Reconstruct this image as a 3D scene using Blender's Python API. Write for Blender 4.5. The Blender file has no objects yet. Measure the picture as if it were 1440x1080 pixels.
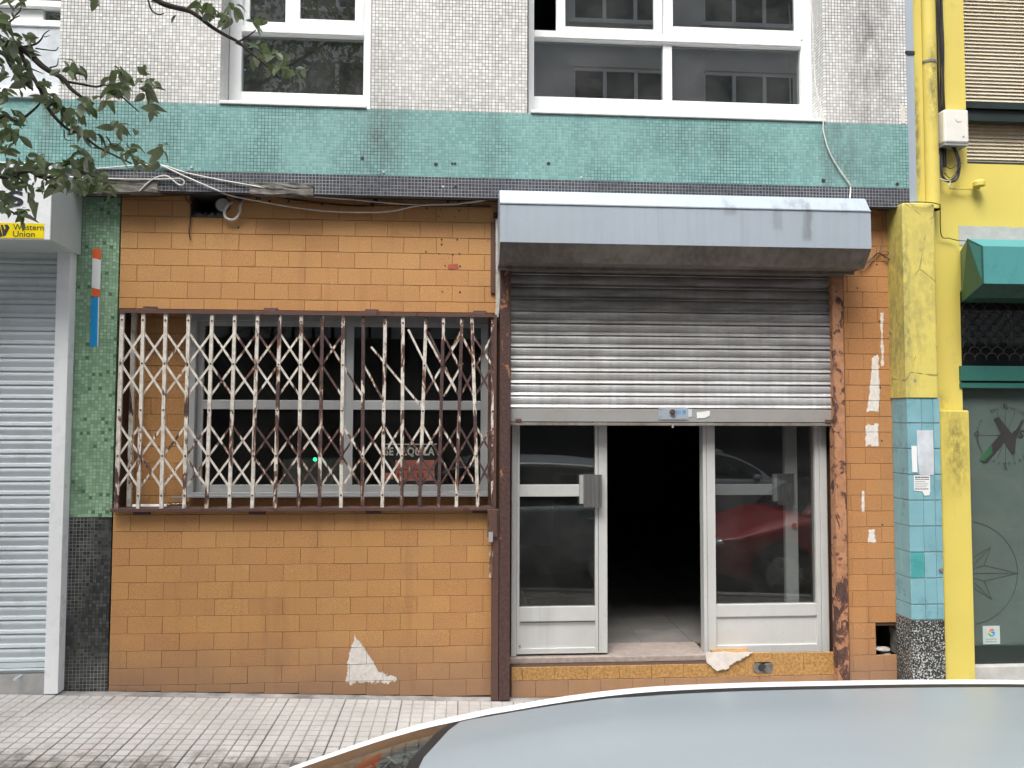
import bpy, bmesh, math, random
from math import sin, cos, radians, pi, atan2, sqrt, floor
from mathutils import Vector, Matrix
random.seed(7)
S = bpy.context.scene
C = S.collection

# ---------------------------------------------------------------- camera
FPX = 1081.0                      # focal length in photograph pixels (1440 wide)
CAM = Vector((0.0, -4.64, 1.62))
yaw, pitch, roll = radians(3.87), radians(2.7), radians(.17)
fwd = Vector((sin(yaw)*cos(pitch), cos(yaw)*cos(pitch), sin(pitch)))
r0 = Vector((cos(yaw), -sin(yaw), 0)); u0 = r0.cross(fwd)
rgt = r0*cos(roll) + u0*sin(roll); upv = u0*cos(roll) - r0*sin(roll)
cam_data = bpy.data.cameras.new('camera'); cam_data.sensor_width = 36; cam_data.lens = FPX/1440*36
cam_data.clip_start = .02; cam_data.clip_end = 800
cam = bpy.data.objects.new('camera', cam_data); C.objects.link(cam)
cam.matrix_world = Matrix(((rgt.x, upv.x, -fwd.x, CAM.x), (rgt.y, upv.y, -fwd.y, CAM.y), (rgt.z, upv.z, -fwd.z, CAM.z), (0, 0, 0, 1)))
S.camera = cam

# ---------------------------------------------------------------- light
SUN_EL, SUN_AZ = radians(58), radians(205)      # azimuth clockwise from +Y (north)
world = bpy.data.worlds.new('World'); S.world = world; world.use_nodes = True
wn = world.node_tree.nodes; wl = world.node_tree.links
for n in list(wn): wn.remove(n)
wo = wn.new('ShaderNodeOutputWorld'); wb = wn.new('ShaderNodeBackground'); ws = wn.new('ShaderNodeTexSky')
ws.sky_type = 'NISHITA'; ws.sun_disc = False; ws.sun_elevation = SUN_EL; ws.sun_rotation = SUN_AZ
ws.air_density = 1.0; ws.dust_density = 5.0; ws.ozone_density = 1.0
whs = wn.new('ShaderNodeHueSaturation'); whs.inputs['Saturation'].default_value = .35     # overcast: the blue is greyed by cloud
wl.new(ws.outputs[0], whs.inputs['Color']); wl.new(whs.outputs[0], wb.inputs[0]); wb.inputs[1].default_value = .15
wl.new(wb.outputs[0], wo.inputs[0])
sd = bpy.data.lights.new('sun', 'SUN'); sd.energy = 1.3; sd.angle = radians(25); sd.color = (1, .97, .92)
so = bpy.data.objects.new('sun', sd); C.objects.link(so)
sdir = Vector((sin(SUN_AZ)*cos(SUN_EL), cos(SUN_AZ)*cos(SUN_EL), sin(SUN_EL)))
so.rotation_euler = sdir.to_track_quat('Z', 'Y').to_euler(); so.location = sdir*50
S.view_settings.view_transform = 'Standard'; S.view_settings.look = 'None'
S.view_settings.exposure = 1.12; S.view_settings.gamma = 1.0; S.view_settings.use_curve_mapping = False
S.render.engine = 'CYCLES'
S.cycles.max_bounces = 8; S.cycles.transparent_max_bounces = 12; S.cycles.glossy_bounces = 4

# ---------------------------------------------------------------- measuring helper
def W(px, py, Y=0.0):
    """point of the plane Y=const that the photograph shows at pixel (px, py): x, z"""
    d = fwd + rgt*((px-720)/FPX) - upv*((py-540)/FPX)
    t = (Y-CAM.y)/d.y
    return CAM.x + d.x*t, CAM.z + d.z*t
def W3(px, py, Y=0.0):
    x, z = W(px, py, Y); return Vector((x, Y, z))
def R(x0, y0, x1, y1, Y=0.0):
    """rectangle on plane Y from pixel bounds: X0, X1, Z0, Z1"""
    my, mx = (y0+y1)/2, (x0+x1)/2
    return W(x0, my, Y)[0], W(x1, my, Y)[0], W(mx, y1, Y)[1], W(mx, y0, Y)[1]
def ground(x): return -.015 - .036*x

# ---------------------------------------------------------------- materials
class NT:
    def __init__(s, name):
        s.m = bpy.data.materials.new(name); s.m.use_nodes = True
        s.n = s.m.node_tree.nodes; s.l = s.m.node_tree.links
        s.b = s.n['Principled BSDF']; s._pos = None
    def node(s, t, **kw):
        n = s.n.new(t)
        for k, v in kw.items(): setattr(n, k, v)
        return n
    def put(s, sock, v):
        if isinstance(v, bpy.types.NodeSocket): s.l.new(v, sock)
        elif isinstance(v, (tuple, list)) and len(v) == 3 and sock.type == 'RGBA': sock.default_value = (*v, 1)
        else: sock.default_value = v
    @property
    def pos(s):
        if s._pos is None: s._pos = s.node('ShaderNodeNewGeometry').outputs['Position']
        return s._pos
    def obj(s): return s.node('ShaderNodeTexCoord').outputs['Object']
    def rnd(s): return s.node('ShaderNodeObjectInfo').outputs['Random']
    def xyz(s, v=None):
        n = s.node('ShaderNodeSeparateXYZ'); s.l.new(v or s.pos, n.inputs[0]); return n.outputs
    def comb(s, x, y, z=0.0):
        n = s.node('ShaderNodeCombineXYZ')
        for i, v in enumerate((x, y, z)): s.put(n.inputs[i], v)
        return n.outputs[0]
    def math(s, op, a, b=0.0, c=None, clamp=False):
        n = s.node('ShaderNodeMath', operation=op, use_clamp=clamp); s.put(n.inputs[0], a); s.put(n.inputs[1], b)
        if c is not None: s.put(n.inputs[2], c)
        return n.outputs[0]
    def scale(s, v, sc):
        n = s.node('ShaderNodeVectorMath', operation='MULTIPLY'); s.l.new(v, n.inputs[0]); n.inputs[1].default_value = sc; return n.outputs[0]
    def noise(s, sc, v=None, detail=3, rough=.55, dist=0.0):
        n = s.node('ShaderNodeTexNoise'); s.l.new(v or s.pos, n.inputs['Vector']); n.inputs['Scale'].default_value = sc
        n.inputs['Detail'].default_value = detail; n.inputs['Roughness'].default_value = rough; n.inputs['Distortion'].default_value = dist
        return n.outputs['Fac']
    def white(s, v):
        n = s.node('ShaderNodeTexWhiteNoise', noise_dimensions='3D'); s.l.new(v, n.inputs['Vector']); return n.outputs['Value'], n.outputs['Color']
    def vor(s, sc, v=None, feat='F1'):
        n = s.node('ShaderNodeTexVoronoi', feature=feat); s.l.new(v or s.pos, n.inputs['Vector']); n.inputs['Scale'].default_value = sc; return n.outputs
    def map(s, v, a, b, c=0.0, d=1.0):
        n = s.node('ShaderNodeMapRange'); s.put(n.inputs[0], v)
        for i, k in enumerate((a, b, c, d)): s.put(n.inputs[i+1], k)
        return n.outputs[0]
    def mix(s, f, a, b, blend='MIX'):
        n = s.node('ShaderNodeMix', data_type='RGBA', blend_type=blend); s.put(n.inputs[0], f); s.put(n.inputs[6], a); s.put(n.inputs[7], b); return n.outputs[2]
    def bump(s, h, dist=.002, st=1.0):
        n = s.node('ShaderNodeBump'); s.put(n.inputs['Height'], h); n.inputs['Distance'].default_value = dist; n.inputs['Strength'].default_value = st
        s.l.new(n.outputs[0], s.b.inputs['Normal'])
    def set(s, col=None, rough=None, metal=None, spec=None, **kw):
        if col is not None: s.put(s.b.inputs['Base Color'], col)
        if rough is not None: s.put(s.b.inputs['Roughness'], rough)
        if metal is not None: s.put(s.b.inputs['Metallic'], metal)
        if spec is not None: s.put(s.b.inputs['Specular IOR Level'], spec)
        for k, v in kw.items(): s.put(s.b.inputs[k], v)
        return s.m

def plain(name, col, rough=.6, metal=0.0, var=.12, sc=12.0, bump=0.0, spec=None):
    t = NT(name); f = t.noise(sc, detail=5)
    c = t.mix(t.map(f, .3, .7), tuple(k*(1-var) for k in col), tuple(min(1, k*(1+var)) for k in col))
    if bump: t.bump(t.noise(sc*12), bump)
    return t.set(c, t.map(f, .3, .7, max(.02, rough-.06), min(1, rough+.06)), metal, spec)

def poly_mask(t, pts, amp=.012, soft=.002, sc=38):
    """inside of a convex outline (x, z), its edge broken up like dry-brushed plaster"""
    X, Y, Z = t.xyz()[0:3]; n = len(pts); m = None
    ar = sum(pts[i][0]*pts[(i+1) % n][1]-pts[(i+1) % n][0]*pts[i][1] for i in range(n)); sg = 1 if ar > 0 else -1
    for i in range(n):
        (ax, az), (bx, bz) = pts[i], pts[(i+1) % n]; L = sqrt((bx-ax)**2+(bz-az)**2) or 1
        nx, nz = -(bz-az)/L*sg, (bx-ax)/L*sg
        d = t.math('ADD', t.math('ADD', t.math('MULTIPLY', X, nx), t.math('MULTIPLY', Z, nz)), -(ax*nx+az*nz))
        m = d if m is None else t.math('MINIMUM', m, d)
    nn = t.math('ADD', t.math('MULTIPLY', t.math('SUBTRACT', t.noise(sc, detail=7, rough=.7), .5), amp*7.5), t.math('MULTIPLY', t.math('SUBTRACT', t.noise(sc*.45, t.scale(t.pos, (1.6, 1, .5)), detail=4), .5), amp*6))
    return t.map(t.math('ADD', m, nn), 0, soft)
def brick_tile_mat(name, c1, c2, smears=()):
    t = NT(name); p = t.pos; r = t.rnd()
    base = t.mix(r, c1, c2)
    sp = t.noise(210, detail=2, rough=.7)
    base = t.mix(t.map(sp, .38, .66), t.mix(.38, base, (.16, .055, .015)), t.mix(.30, base, (.85, .55, .24)))
    big = t.noise(1.6, detail=4)
    base = t.mix(t.map(big, .35, .7, 0, .28), base, (.42, .19, .065))
    # street dust splashed on the lowest tiles, patchy
    z = t.xyz()[2]; x = t.xyz()[0]
    d = t.math('ADD', t.map(z, .06, .40, 1.0, 0), t.math('MULTIPLY', t.math('SUBTRACT', t.noise(5, detail=5), .5), .9))
    base = t.mix(t.math('MULTIPLY', t.math('MAXIMUM', d, 0.0), .75, clamp=True), base, (.27, .165, .105))
    h = sp; rg = t.map(sp, .3, .7, .36, .6)
    # fine dirty rim along each tile's edges comes from geometry; here long faint run-off streaks
    stk = t.noise(9, t.scale(t.pos, (1, 1, .12)), detail=5)
    base = t.mix(t.map(stk, .56, .74, 0, .30), base, (.22, .11, .05))
    for pts, a_, s_ in smears:
        mk = poly_mask(t, pts, a_, .002, s_); base = t.mix(mk, base, t.mix(t.map(t.noise(40, detail=4), .3, .7), (.60, .555, .51), (.76, .73, .69)))
        h = t.math('ADD', h, t.math('MULTIPLY', mk, 1.6)); rg = t.math('MAXIMUM', rg, t.math('MULTIPLY', mk, .9))
    t.bump(h, .0008, .7)
    return t.set(base, rg, spec=.4)

def mosaic(name, c1, c2, grout1, grout2, size=.0199, gw=.085, irregular=0.0, stains=(), ndirt=.5, rough=.35, dirtcol=(.10, .10, .09), jit=.0, odd=None):
    t = NT(name); X, Y, Z = t.xyz()[0:3]
    u = t.math('ADD', X, Y); v = Z
    if irregular:
        n = t.noise(9, detail=1); m = t.noise(11, t.scale(t.pos, (1, 1, 1.3)), detail=1)
        u = t.math('ADD', u, t.math('MULTIPLY', t.math('SUBTRACT', n, .5), irregular)); v = t.math('ADD', v, t.math('MULTIPLY', t.math('SUBTRACT', m, .5), irregular))
    u = t.math('DIVIDE', u, size); v = t.math('DIVIDE', v, size)
    fu = t.math('FLOOR', u); fv = t.math('FLOOR', v)
    if irregular:                                         # sheets laid a little off
        row = t.white(t.comb(t.math('FLOOR', t.math('DIVIDE', fu, 2.0)), 3.0, 0.0))[0]
        v = t.math('ADD', v, t.math('MULTIPLY', row, .7)); fv = t.math('FLOOR', v)
    val, colr = t.white(t.comb(fu, fv, 1.0))
    a = t.math('FRACT', u); b = t.math('FRACT', v)
    ea = t.math('MINIMUM', a, t.math('SUBTRACT', 1.0, a)); eb = t.math('MINIMUM', b, t.math('SUBTRACT', 1.0, b))
    e = t.math('MINIMUM', ea, eb)
    tile = t.map(e, gw*.6, gw*1.35)
    base = t.mix(t.math('POWER', val, 1.3), c1, c2)
    if odd: base = t.mix(t.math('GREATER_THAN', t.white(t.comb(fu, fv, 9.0))[0], odd[1]), base, odd[0])
    big = t.noise(1.7, detail=6, rough=.65)
    base = t.mix(t.map(big, .42, .75, 0, .35*ndirt), base, dirtcol)
    g = t.mix(t.map(t.noise(2.3, t.scale(t.pos, (1, 1, .7)), detail=5), .4, .6), grout1, grout2)
    # stains with a place of their own: vertical dirt runs (x, z, half width, half height, amount)
    st = None
    for sx, sz, hw, hh, am in stains:
        dx = t.math('DIVIDE', t.math('ABSOLUTE', t.math('SUBTRACT', X, sx)), hw); dz = t.math('DIVIDE', t.math('ABSOLUTE', t.math('SUBTRACT', Z, sz)), hh)
        k = t.math('MULTIPLY', t.map(dx, .1, 1, 1, 0), t.map(dz, .5, 1, 1, 0))
        k = t.math('MULTIPLY', t.math('MULTIPLY', k, t.map(t.noise(14, t.scale(t.pos, (1, 1, .35)), detail=6), .3, .62)), am)
        st = k if st is None else t.math('MAXIMUM', st, k)
    if st is not None:
        base = t.mix(t.math('MULTIPLY', st, .55), base, dirtcol); g = t.mix(st, g, (.035, .03, .028))
    col = t.mix(tile, g, base)
    h = t.math('ADD', tile, t.math('MULTIPLY', val, .5))
    t.bump(h, .0012, .8)
    return t.set(col, t.mix(tile, (.85, .85, .85), t.comb(t.math('ADD', rough, t.math('MULTIPLY', val, .2)), .4, .4)), spec=.45)

def peel(name, paint, under, edge, thr, xg=None, sc=9.0, zs=.35, rough=.6):
    """old paint peeled off in flakes"""
    t = NT(name); p = t.scale(t.pos, (1.0, 1.0, zs))
    n = t.noise(sc, p, detail=8, rough=.68, dist=.6)
    big = t.noise(1.3, t.scale(t.pos, (1.6, 1, .8)), detail=2)
    n = t.math('ADD', n, t.math('MULTIPLY', t.math('SUBTRACT', big, .5), .45))
    n = t.math('ADD', n, t.math('MULTIPLY', t.math('SUBTRACT', t.rnd(), .5), .12))
    if xg: n = t.math('ADD', n, t.map(t.xyz()[0], xg[0], xg[1], xg[2], xg[3]))
    mk = t.map(n, thr-.008, thr+.008); ed = t.map(n, thr-.045, thr-.005)
    u = t.mix(t.map(t.noise(60, detail=4), .35, .7), under, tuple(k*1.8 for k in under))
    u = t.mix(t.math('MULTIPLY', ed, .7), u, edge)
    pc = t.mix(t.map(t.noise(25, detail=5), .4, .75, 0, .55), paint, tuple(k*.55 for k in edge))
    pc = t.mix(t.map(t.noise(130, detail=3), .62, .7, 0, .7), pc, edge)
    t.bump(t.math('ADD', mk, t.math('MULTIPLY', t.noise(90, detail=4), .4)), .0012, .8)
    return t.set(t.mix(mk, u, pc), t.map(mk, 0, 1, .85, rough), spec=.35)

def painted(name, col, dark, amt=.5, sc=3.0, rough=.55, thr=.5, streak=.25, crack=False, grime=()):
    t = NT(name); p = t.scale(t.pos, (1, 1, streak))
    f = t.noise(sc*2.2, p, detail=8, rough=.68); f2 = t.noise(sc*7, detail=6, rough=.65)
    m = t.map(t.math('ADD', t.math('MULTIPLY', f, .65), t.math('MULTIPLY', f2, .35)), thr, thr+.22, 0, amt)
    X, Y, Z = t.xyz()[0:3]
    for (sx, sz, hw, hh, am) in grime:
        dx = t.math('DIVIDE', t.math('ABSOLUTE', t.math('SUBTRACT', X, sx)), hw); dz = t.math('DIVIDE', t.math('ABSOLUTE', t.math('SUBTRACT', Z, sz)), hh)
        k = t.math('MULTIPLY', t.map(dx, .2, 1, 1, 0), t.map(dz, .3, 1, 1, 0))
        m = t.math('MAXIMUM', m, t.math('MULTIPLY', t.math('MULTIPLY', k, t.map(t.noise(30, t.scale(t.pos, (1, 1, .5)), detail=7, rough=.7), .36, .58)), am))
    c = t.mix(t.map(t.noise(1.5, detail=3), .3, .7), tuple(k*.93 for k in col), tuple(min(1, k*1.06) for k in col))
    c = t.mix(m, c, dark)
    h = t.noise(40, detail=5)
    if crack:
        v = t.vor(3.1, t.scale(t.pos, (1.2, 1.2, .8)), 'DISTANCE_TO_EDGE')[0]
        vv = t.math('ADD', v, t.math('MULTIPLY', t.math('SUBTRACT', t.noise(11, detail=5), .5), .06))
        ck = t.math('MULTIPLY', t.map(t.math('ABSOLUTE', vv), .0, .006, 1, 0), t.math('GREATER_THAN', t.noise(1.9, detail=1), .62))
        c = t.mix(ck, c, (.09, .08, .05))
        pl = t.noise(7, detail=6, rough=.6, dist=.8); pk = t.map(pl, .68, .69)
        c = t.mix(pk, c, (.20, .20, .19)); h = t.math('SUBTRACT', h, t.math('MULTIPLY', pk, 1.5))
    t.bump(h, .0012, .6)
    return t.set(c, rough, spec=.4)

def metal_mat(name, col, rough, metal, streak_axis='z', dirt=(.1, .1, .1), amt=.4, sc=20.0, thr=.45, spec=None, drips=()):
    t = NT(name); s = (1, 1, .04) if streak_axis == 'z' else (.05, 1, 1)
    f = t.noise(sc, t.scale(t.pos, s), detail=6, rough=.6); g = t.noise(2.2, detail=5)
    c = t.mix(t.map(f, .3, .7), tuple(k*.86 for k in col), tuple(min(1, k*1.1) for k in col))
    c = t.mix(t.map(t.math('ADD', t.math('MULTIPLY', f, .5), t.math('MULTIPLY', g, .5)), thr, thr+.2, 0, amt), c, dirt)
    c = t.mix(t.map(t.noise(95, detail=4), .66, .72, 0, .5), c, dirt)
    X, Y, Z = t.xyz()[0:3]
    for dx_, hw, z_hi, z_lo, am in drips:
        k = t.math('MULTIPLY', t.map(t.math('ABSOLUTE', t.math('SUBTRACT', t.math('ADD', X, t.math('MULTIPLY', t.math('SUBTRACT', t.noise(18), .5), .04)), dx_)), hw*.5, hw, 1, 0), t.math('MULTIPLY', t.map(Z, z_lo, z_lo+.03), t.map(Z, z_hi, z_hi-.05)))
        c = t.mix(t.math('MULTIPLY', t.math('MULTIPLY', k, t.map(t.noise(30, t.scale(t.pos, (1, 1, .12)), detail=6), .32, .55)), am), c, dirt)
    t.bump(f, .0004, .5)
    return t.set(c, t.map(g, .3, .7, max(.05, rough-.08), rough+.1), metal, spec)

def glass(name, tint=(1, 1, 1), ior=1.5, rough=.0, dirt=.03, boost=1.0, dcol=(.5, .5, .5), wob=.0, flat=False):
    t = NT(name); t.n.remove(t.b)
    out = t.n['Material Output']
    fr = t.node('ShaderNodeFresnel'); bfc = t.node('ShaderNodeNewGeometry').outputs['Backfacing']
    t.l.new(t.map(bfc, 0, 1, ior, 1/ior), fr.inputs[0])          # same reflectance seen from either face
    tr = t.node('ShaderNodeBsdfTransparent'); tr.inputs[0].default_value = (*tint, 1)
    gl = t.node('ShaderNodeBsdfGlossy'); gl.inputs['Roughness'].default_value = rough
    df = t.node('ShaderNodeBsdfDiffuse'); df.inputs[0].default_value = (*dcol, 1)
    if wob:
        b = t.node('ShaderNodeBump'); b.inputs['Distance'].default_value = wob; t.l.new(t.noise(2.2, detail=1), b.inputs['Height']); t.l.new(b.outputs[0], gl.inputs['Normal'])
    m1 = t.node('ShaderNodeMixShader'); m2 = t.node('ShaderNodeMixShader')
    t.l.new(t.math('MULTIPLY', fr.outputs[0], boost, clamp=True), m1.inputs[0]); t.l.new(tr.outputs[0], m1.inputs[1]); t.l.new(gl.outputs[0], m1.inputs[2])
    t.l.new(t.map(t.noise(4, detail=7, rough=.65), .35, .8, dirt*(.9 if flat else .3), dirt*(1.2 if flat else 2)), m2.inputs[0]); t.l.new(m1.outputs[0], m2.inputs[1]); t.l.new(df.outputs[0], m2.inputs[2])
    t.l.new(m2.outputs[0], out.inputs[0])
    return t.m

M = {}
M['tile'] = brick_tile_mat('brown_cladding_tile', (.50, .242, .096), (.575, .305, .112), [([W(486, 958), W(541, 956), W(522, 926), W(499, 893), W(492, 912)], .006, 38), ([W(487, 960), W(552, 960), W(560, 953), W(530, 946), W(490, 950)], .010, 50)])
M['tile_right'] = brick_tile_mat('brown_cladding_tile_right', (.43, .195, .082), (.50, .235, .098), [([W(1219, 579), W(1236, 579), W(1238, 538), W(1234, 498), W(1227, 505)], .005, 34), ([W(1216, 627), W(1236, 627), W(1235, 596), W(1217, 598)], .007, 34), ([W(1219, 763), W(1232, 763), W(1230, 744), W(1222, 746)], .006, 40), ([W(1238, 440), W(1242, 440), W(1243, 515), W(1239, 515)], .004, 40), ([W(1212, 690), W(1216, 690), W(1216, 720), W(1212, 720)], .003, 50)])
t = NT('golden_plinth_tile'); sp = t.noise(60, detail=5, rough=.7)
M['gold'] = t.set(t.mix(t.map(sp, .36, .62), (.25, .125, .035), (.50, .285, .10)), .45)
M['joint'] = plain('dark_joint_mortar', (.085, .048, .03), .95, bump=.001)
M['plaster'] = plain('bare_pale_plaster', (.66, .61, .56), .9, var=.1, sc=25, bump=.002)
M['concrete'] = plain('rough_grey_concrete', (.17, .16, .145), .95, var=.45, sc=18, bump=.006)
M['concrete_light'] = plain('patched_grey_render', (.42, .42, .41), .9, var=.18, sc=9, bump=.002)
M['black_soffit'] = plain('near_black_soffit', (.05, .045, .04), .95)  # even near-black for the soffit, lintel and pier cavity
M['white_mosaic'] = mosaic('white_glass_mosaic', (.58, .58, .57), (.80, .81, .80), (.13, .12, .11), (.30, .28, .26), stains=((-.48, 3.65, .10, .35, .6), (2.53, 4.1, .2, .9, 1.0), (-2.38, 3.8, .06, .6, .6), (.25, 4.3, .1, .5, .4)))
M['teal_mosaic'] = mosaic('teal_glass_mosaic', (.165, .345, .335), (.255, .45, .43), (.05, .12, .115), (.22, .42, .39), ndirt=.8, stains=((-.49, 3.25, .17, .36, 1.0), (2.35, 3.25, .3, .32, .7), (-2.37, 3.3, .07, .35, .9), (1.55, 3.3, .5, .12, .4), (.2, 3.3, .1, .3, .35)))
M['dark_mosaic'] = mosaic('dark_glass_mosaic', (.022, .030, .045), (.055, .068, .09), (.20, .19, .19), (.34, .33, .33), gw=.075, ndirt=.4)
M['green_mosaic'] = mosaic('green_glass_mosaic', (.19, .33, .205), (.35, .52, .36), (.08, .15, .09), (.2, .3, .2), irregular=.010, gw=.05, ndirt=.9, dirtcol=(.04, .08, .045), odd=((.07, .17, .09), .95), stains=((-2.2, 1.22, .05, .04, 1.0),))
M['black_mosaic'] = mosaic('black_glass_mosaic', (.014, .017, .016), (.075, .082, .08), (.02, .02, .02), (.32, .32, .30), gw=.06, ndirt=.6, dirtcol=(.10, .10, .095))
M['pvc'] = plain('white_pvc', (.80, .82, .82), .35, var=.03, sc=3)
M['pvc_old'] = plain('off_white_sill_paint', (.74, .76, .75), .5, var=.08, sc=14)
M['alu'] = metal_mat('satin_aluminium', (.52, .53, .53), .42, .35, amt=.25, dirt=(.2, .2, .19))
M['alu_door'] = metal_mat('chalky_aluminium', (.62, .63, .62), .5, .2, amt=.3, dirt=(.27, .26, .24), sc=14)
M['alu_ribbed'] = metal_mat('ribbed_handle_metal', (.38, .38, .38), .35, .8, amt=.5, dirt=(.1, .1, .1), sc=60)
M['galv'] = metal_mat('galvanised_sheet', (.39, .45, .51), .5, .25, amt=.3, dirt=(.22, .245, .27), sc=30, drips=((2.02, .035, 2.95, 2.66, .9), (1.56, .045, 2.95, 2.80, .6), (1.84, .04, 2.93, 2.72, .5), (1.95, .08, 2.95, 2.85, .7), (2.25, .03, 2.93, 2.82, .5)))
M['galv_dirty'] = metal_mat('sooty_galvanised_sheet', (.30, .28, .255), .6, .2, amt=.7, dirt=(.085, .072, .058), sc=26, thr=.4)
# slats: galvanised, with sooty patches, and housing shade painted into the upper slats
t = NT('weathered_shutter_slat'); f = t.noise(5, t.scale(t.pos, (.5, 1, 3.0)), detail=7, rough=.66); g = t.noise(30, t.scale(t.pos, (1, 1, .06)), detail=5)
soot_shade = t.math('ADD', t.map(t.xyz()[2], 1.65, 2.3, -.12, .36), t.math('MULTIPLY', f, 1.0))
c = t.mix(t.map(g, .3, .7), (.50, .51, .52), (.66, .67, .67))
c = t.mix(t.map(soot_shade, .30, .95, 0, .9), c, (.135, .128, .12))
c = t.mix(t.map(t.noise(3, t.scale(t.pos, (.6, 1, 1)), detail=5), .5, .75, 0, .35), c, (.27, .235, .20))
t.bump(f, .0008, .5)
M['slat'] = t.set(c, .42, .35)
M['slat_bar'] = metal_mat('shutter_bottom_bar_metal', (.48, .48, .47), .45, .4, amt=.5, dirt=(.22, .18, .14), sc=10, streak_axis='x')
M['shutter_blue'] = painted('pale_blue_grey_coated_steel', (.60, .66, .69), (.30, .32, .32), .45, sc=2.5, thr=.52, rough=.4, streak=.5)
M['shutter_dk'] = plain('shutter_gap', (.2, .23, .25), .5)
M['sign_white'] = plain('white_sign_acrylic', (.86, .88, .90), .3, var=.01)
M['sign_grey'] = plain('grey_sign_side', (.50, .56, .565), .45, var=.04)
M['grille'] = peel('peeling_cream_paint_over_brown_iron', (.72, .69, .62), (.060, .038, .037), (.34, .16, .07), .51, xg=(-2.0, -.3, .14, -.03), sc=15, zs=.28)
M['rail_iron'] = peel('brown_rusty_iron', (.10, .058, .052), (.055, .032, .028), (.22, .10, .06), .42, sc=9, zs=1)
M['post_iron'] = peel('flaking_orange_paint_over_rust', (.44, .225, .12), (.062, .032, .027), (.30, .13, .07), .44, sc=16, zs=.7)
M['post_left'] = peel('rusty_iron_with_orange_flakes', (.38, .18, .09), (.060, .034, .030), (.20, .09, .05), .60, sc=16, zs=.5, xg=None)
M['rusty_white'] = peel('rusty_white_flat_iron', (.50, .50, .46), (.09, .05, .035), (.25, .12, .06), .46, sc=8, zs=.5)
yg = ((3.045, 1.45, .10, .33, .75), (2.97, 1.74, .12, .12, .6))
M['yellow'] = painted('yellow_masonry_paint', (.64, .53, .12), (.16, .14, .05), .42, sc=1.6, thr=.55, grime=yg + ((2.96, 3.75, .045, .35, .9), (2.86, 3.4, .03, .5, .8)))
M['yellow_col'] = painted('cracked_yellow_paint', (.64, .55, .14), (.19, .18, .09), .8, sc=2.6, thr=.47, crack=True, grime=((2.70, 2.3, .05, .9, .7), (2.8, 2.75, .15, .2, .3)))
M['blue_tile'] = plain('pale_blue_glazed_tile', (.185, .375, .43), .3, var=.12, sc=8)
M['blue_tile_b'] = plain('sky_blue_glazed_tile', (.20, .395, .45), .3, var=.12, sc=8)
M['teal_tile'] = plain('teal_glazed_tile', (.07, .32, .33), .3, var=.08, sc=8)
M['grout_pale'] = plain('pale_grout', (.42, .44, .42), .9)
t = NT('black_white_terrazzo'); v = t.noise(95, detail=3, rough=.6); v2 = t.noise(4, detail=3)
M['terrazzo'] = t.set(t.mix(t.map(t.math('ADD', v, t.math('MULTIPLY', t.math('SUBTRACT', v2, .5), .2)), .535, .575), (.022, .024, .024), (.50, .52, .50)), .5)
M['awning'] = painted('teal_painted_steel', (.075, .275, .275), (.02, .06, .055), .5, sc=3, thr=.52, rough=.38)
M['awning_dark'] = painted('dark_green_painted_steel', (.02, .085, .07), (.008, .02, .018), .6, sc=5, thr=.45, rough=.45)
M['rail_green'] = painted('green_painted_rail', (.03, .13, .11), (.02, .04, .035), .5, sc=5, rough=.4)
M['black_metal'] = plain('black_iron', (.022, .020, .019), .5)
M['frame_dark'] = plain('dark_green_black_frame', (.018, .028, .026), .35)
M['blind'] = plain('beige_blind_slat', (.84, .76, .60), .6, var=.05)
M['cable_white'] = plain('white_cable_sheath', (.62, .61, .57), .5, var=.15, sc=20)
M['cable_black'] = plain('black_cable_sheath', (.015, .015, .014), .4)
M['cable_brown'] = plain('brown_cable_sheath', (.22, .14, .09), .5)
M['box_white'] = plain('white_plastic_box', (.72, .71, .66), .4, var=.04)
M['paper'] = plain('grey_white_paper', (.52, .56, .60), .8, var=.15, sc=15)
M['paper_white'] = plain('white_paper', (.74, .76, .76), .8, var=.04)
M['ink'] = plain('dark_ink', (.05, .05, .05), .7)
M['ink_grey'] = plain('grey_ink', (.28, .29, .3), .7)
M['orange_film'] = plain('orange_film', (.78, .14, .035), .5, var=.04)
M['blue_film'] = plain('blue_film', (.01, .30, .68), .4, var=.04)
M['white_film'] = plain('white_film', (.82, .83, .84), .5, var=.03)
M['wu_yellow'] = plain('yellow_film', (.92, .72, .0), .4, var=.01)
M['navy'] = plain('navy_lettering', (.016, .022, .05), .5)
M['board_black'] = plain('black_sign_board', (.03, .03, .03), .5)
M['cream_ink'] = plain('cream_lettering', (.90, .84, .72), .6)
M['salmon'] = plain('faded_red_card', (.78, .24, .17), .7, var=.15)
M['red_mark'] = plain('faint_red_paint', (.40, .09, .05), .8)
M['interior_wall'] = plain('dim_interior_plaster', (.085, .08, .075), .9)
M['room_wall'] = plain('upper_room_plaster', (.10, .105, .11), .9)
M['floor_tile'] = plain('grey_marble_floor', (.21, .20, .185), .35, var=.25, sc=5)
M['threshold'] = plain('pinkish_marble_threshold', (.36, .30, .27), .5, var=.2, sc=30)
M['leaf'] = None
t = NT('grey_green_leaf'); bf = t.node('ShaderNodeNewGeometry').outputs['Backfacing']; rn = t.rnd()
top = t.mix(rn, (.050, .080, .034), (.12, .16, .065)); bot = t.mix(t.noise(3, detail=1), (.18, .20, .14), (.30, .33, .25))
t.set(t.mix(bf, top, bot), .5, spec=.4)
tl = t.node('ShaderNodeBsdfTranslucent'); tl.inputs[0].default_value = (.18, .28, .06, 1); mxs = t.node('ShaderNodeMixShader'); mxs.inputs[0].default_value = .15
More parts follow.
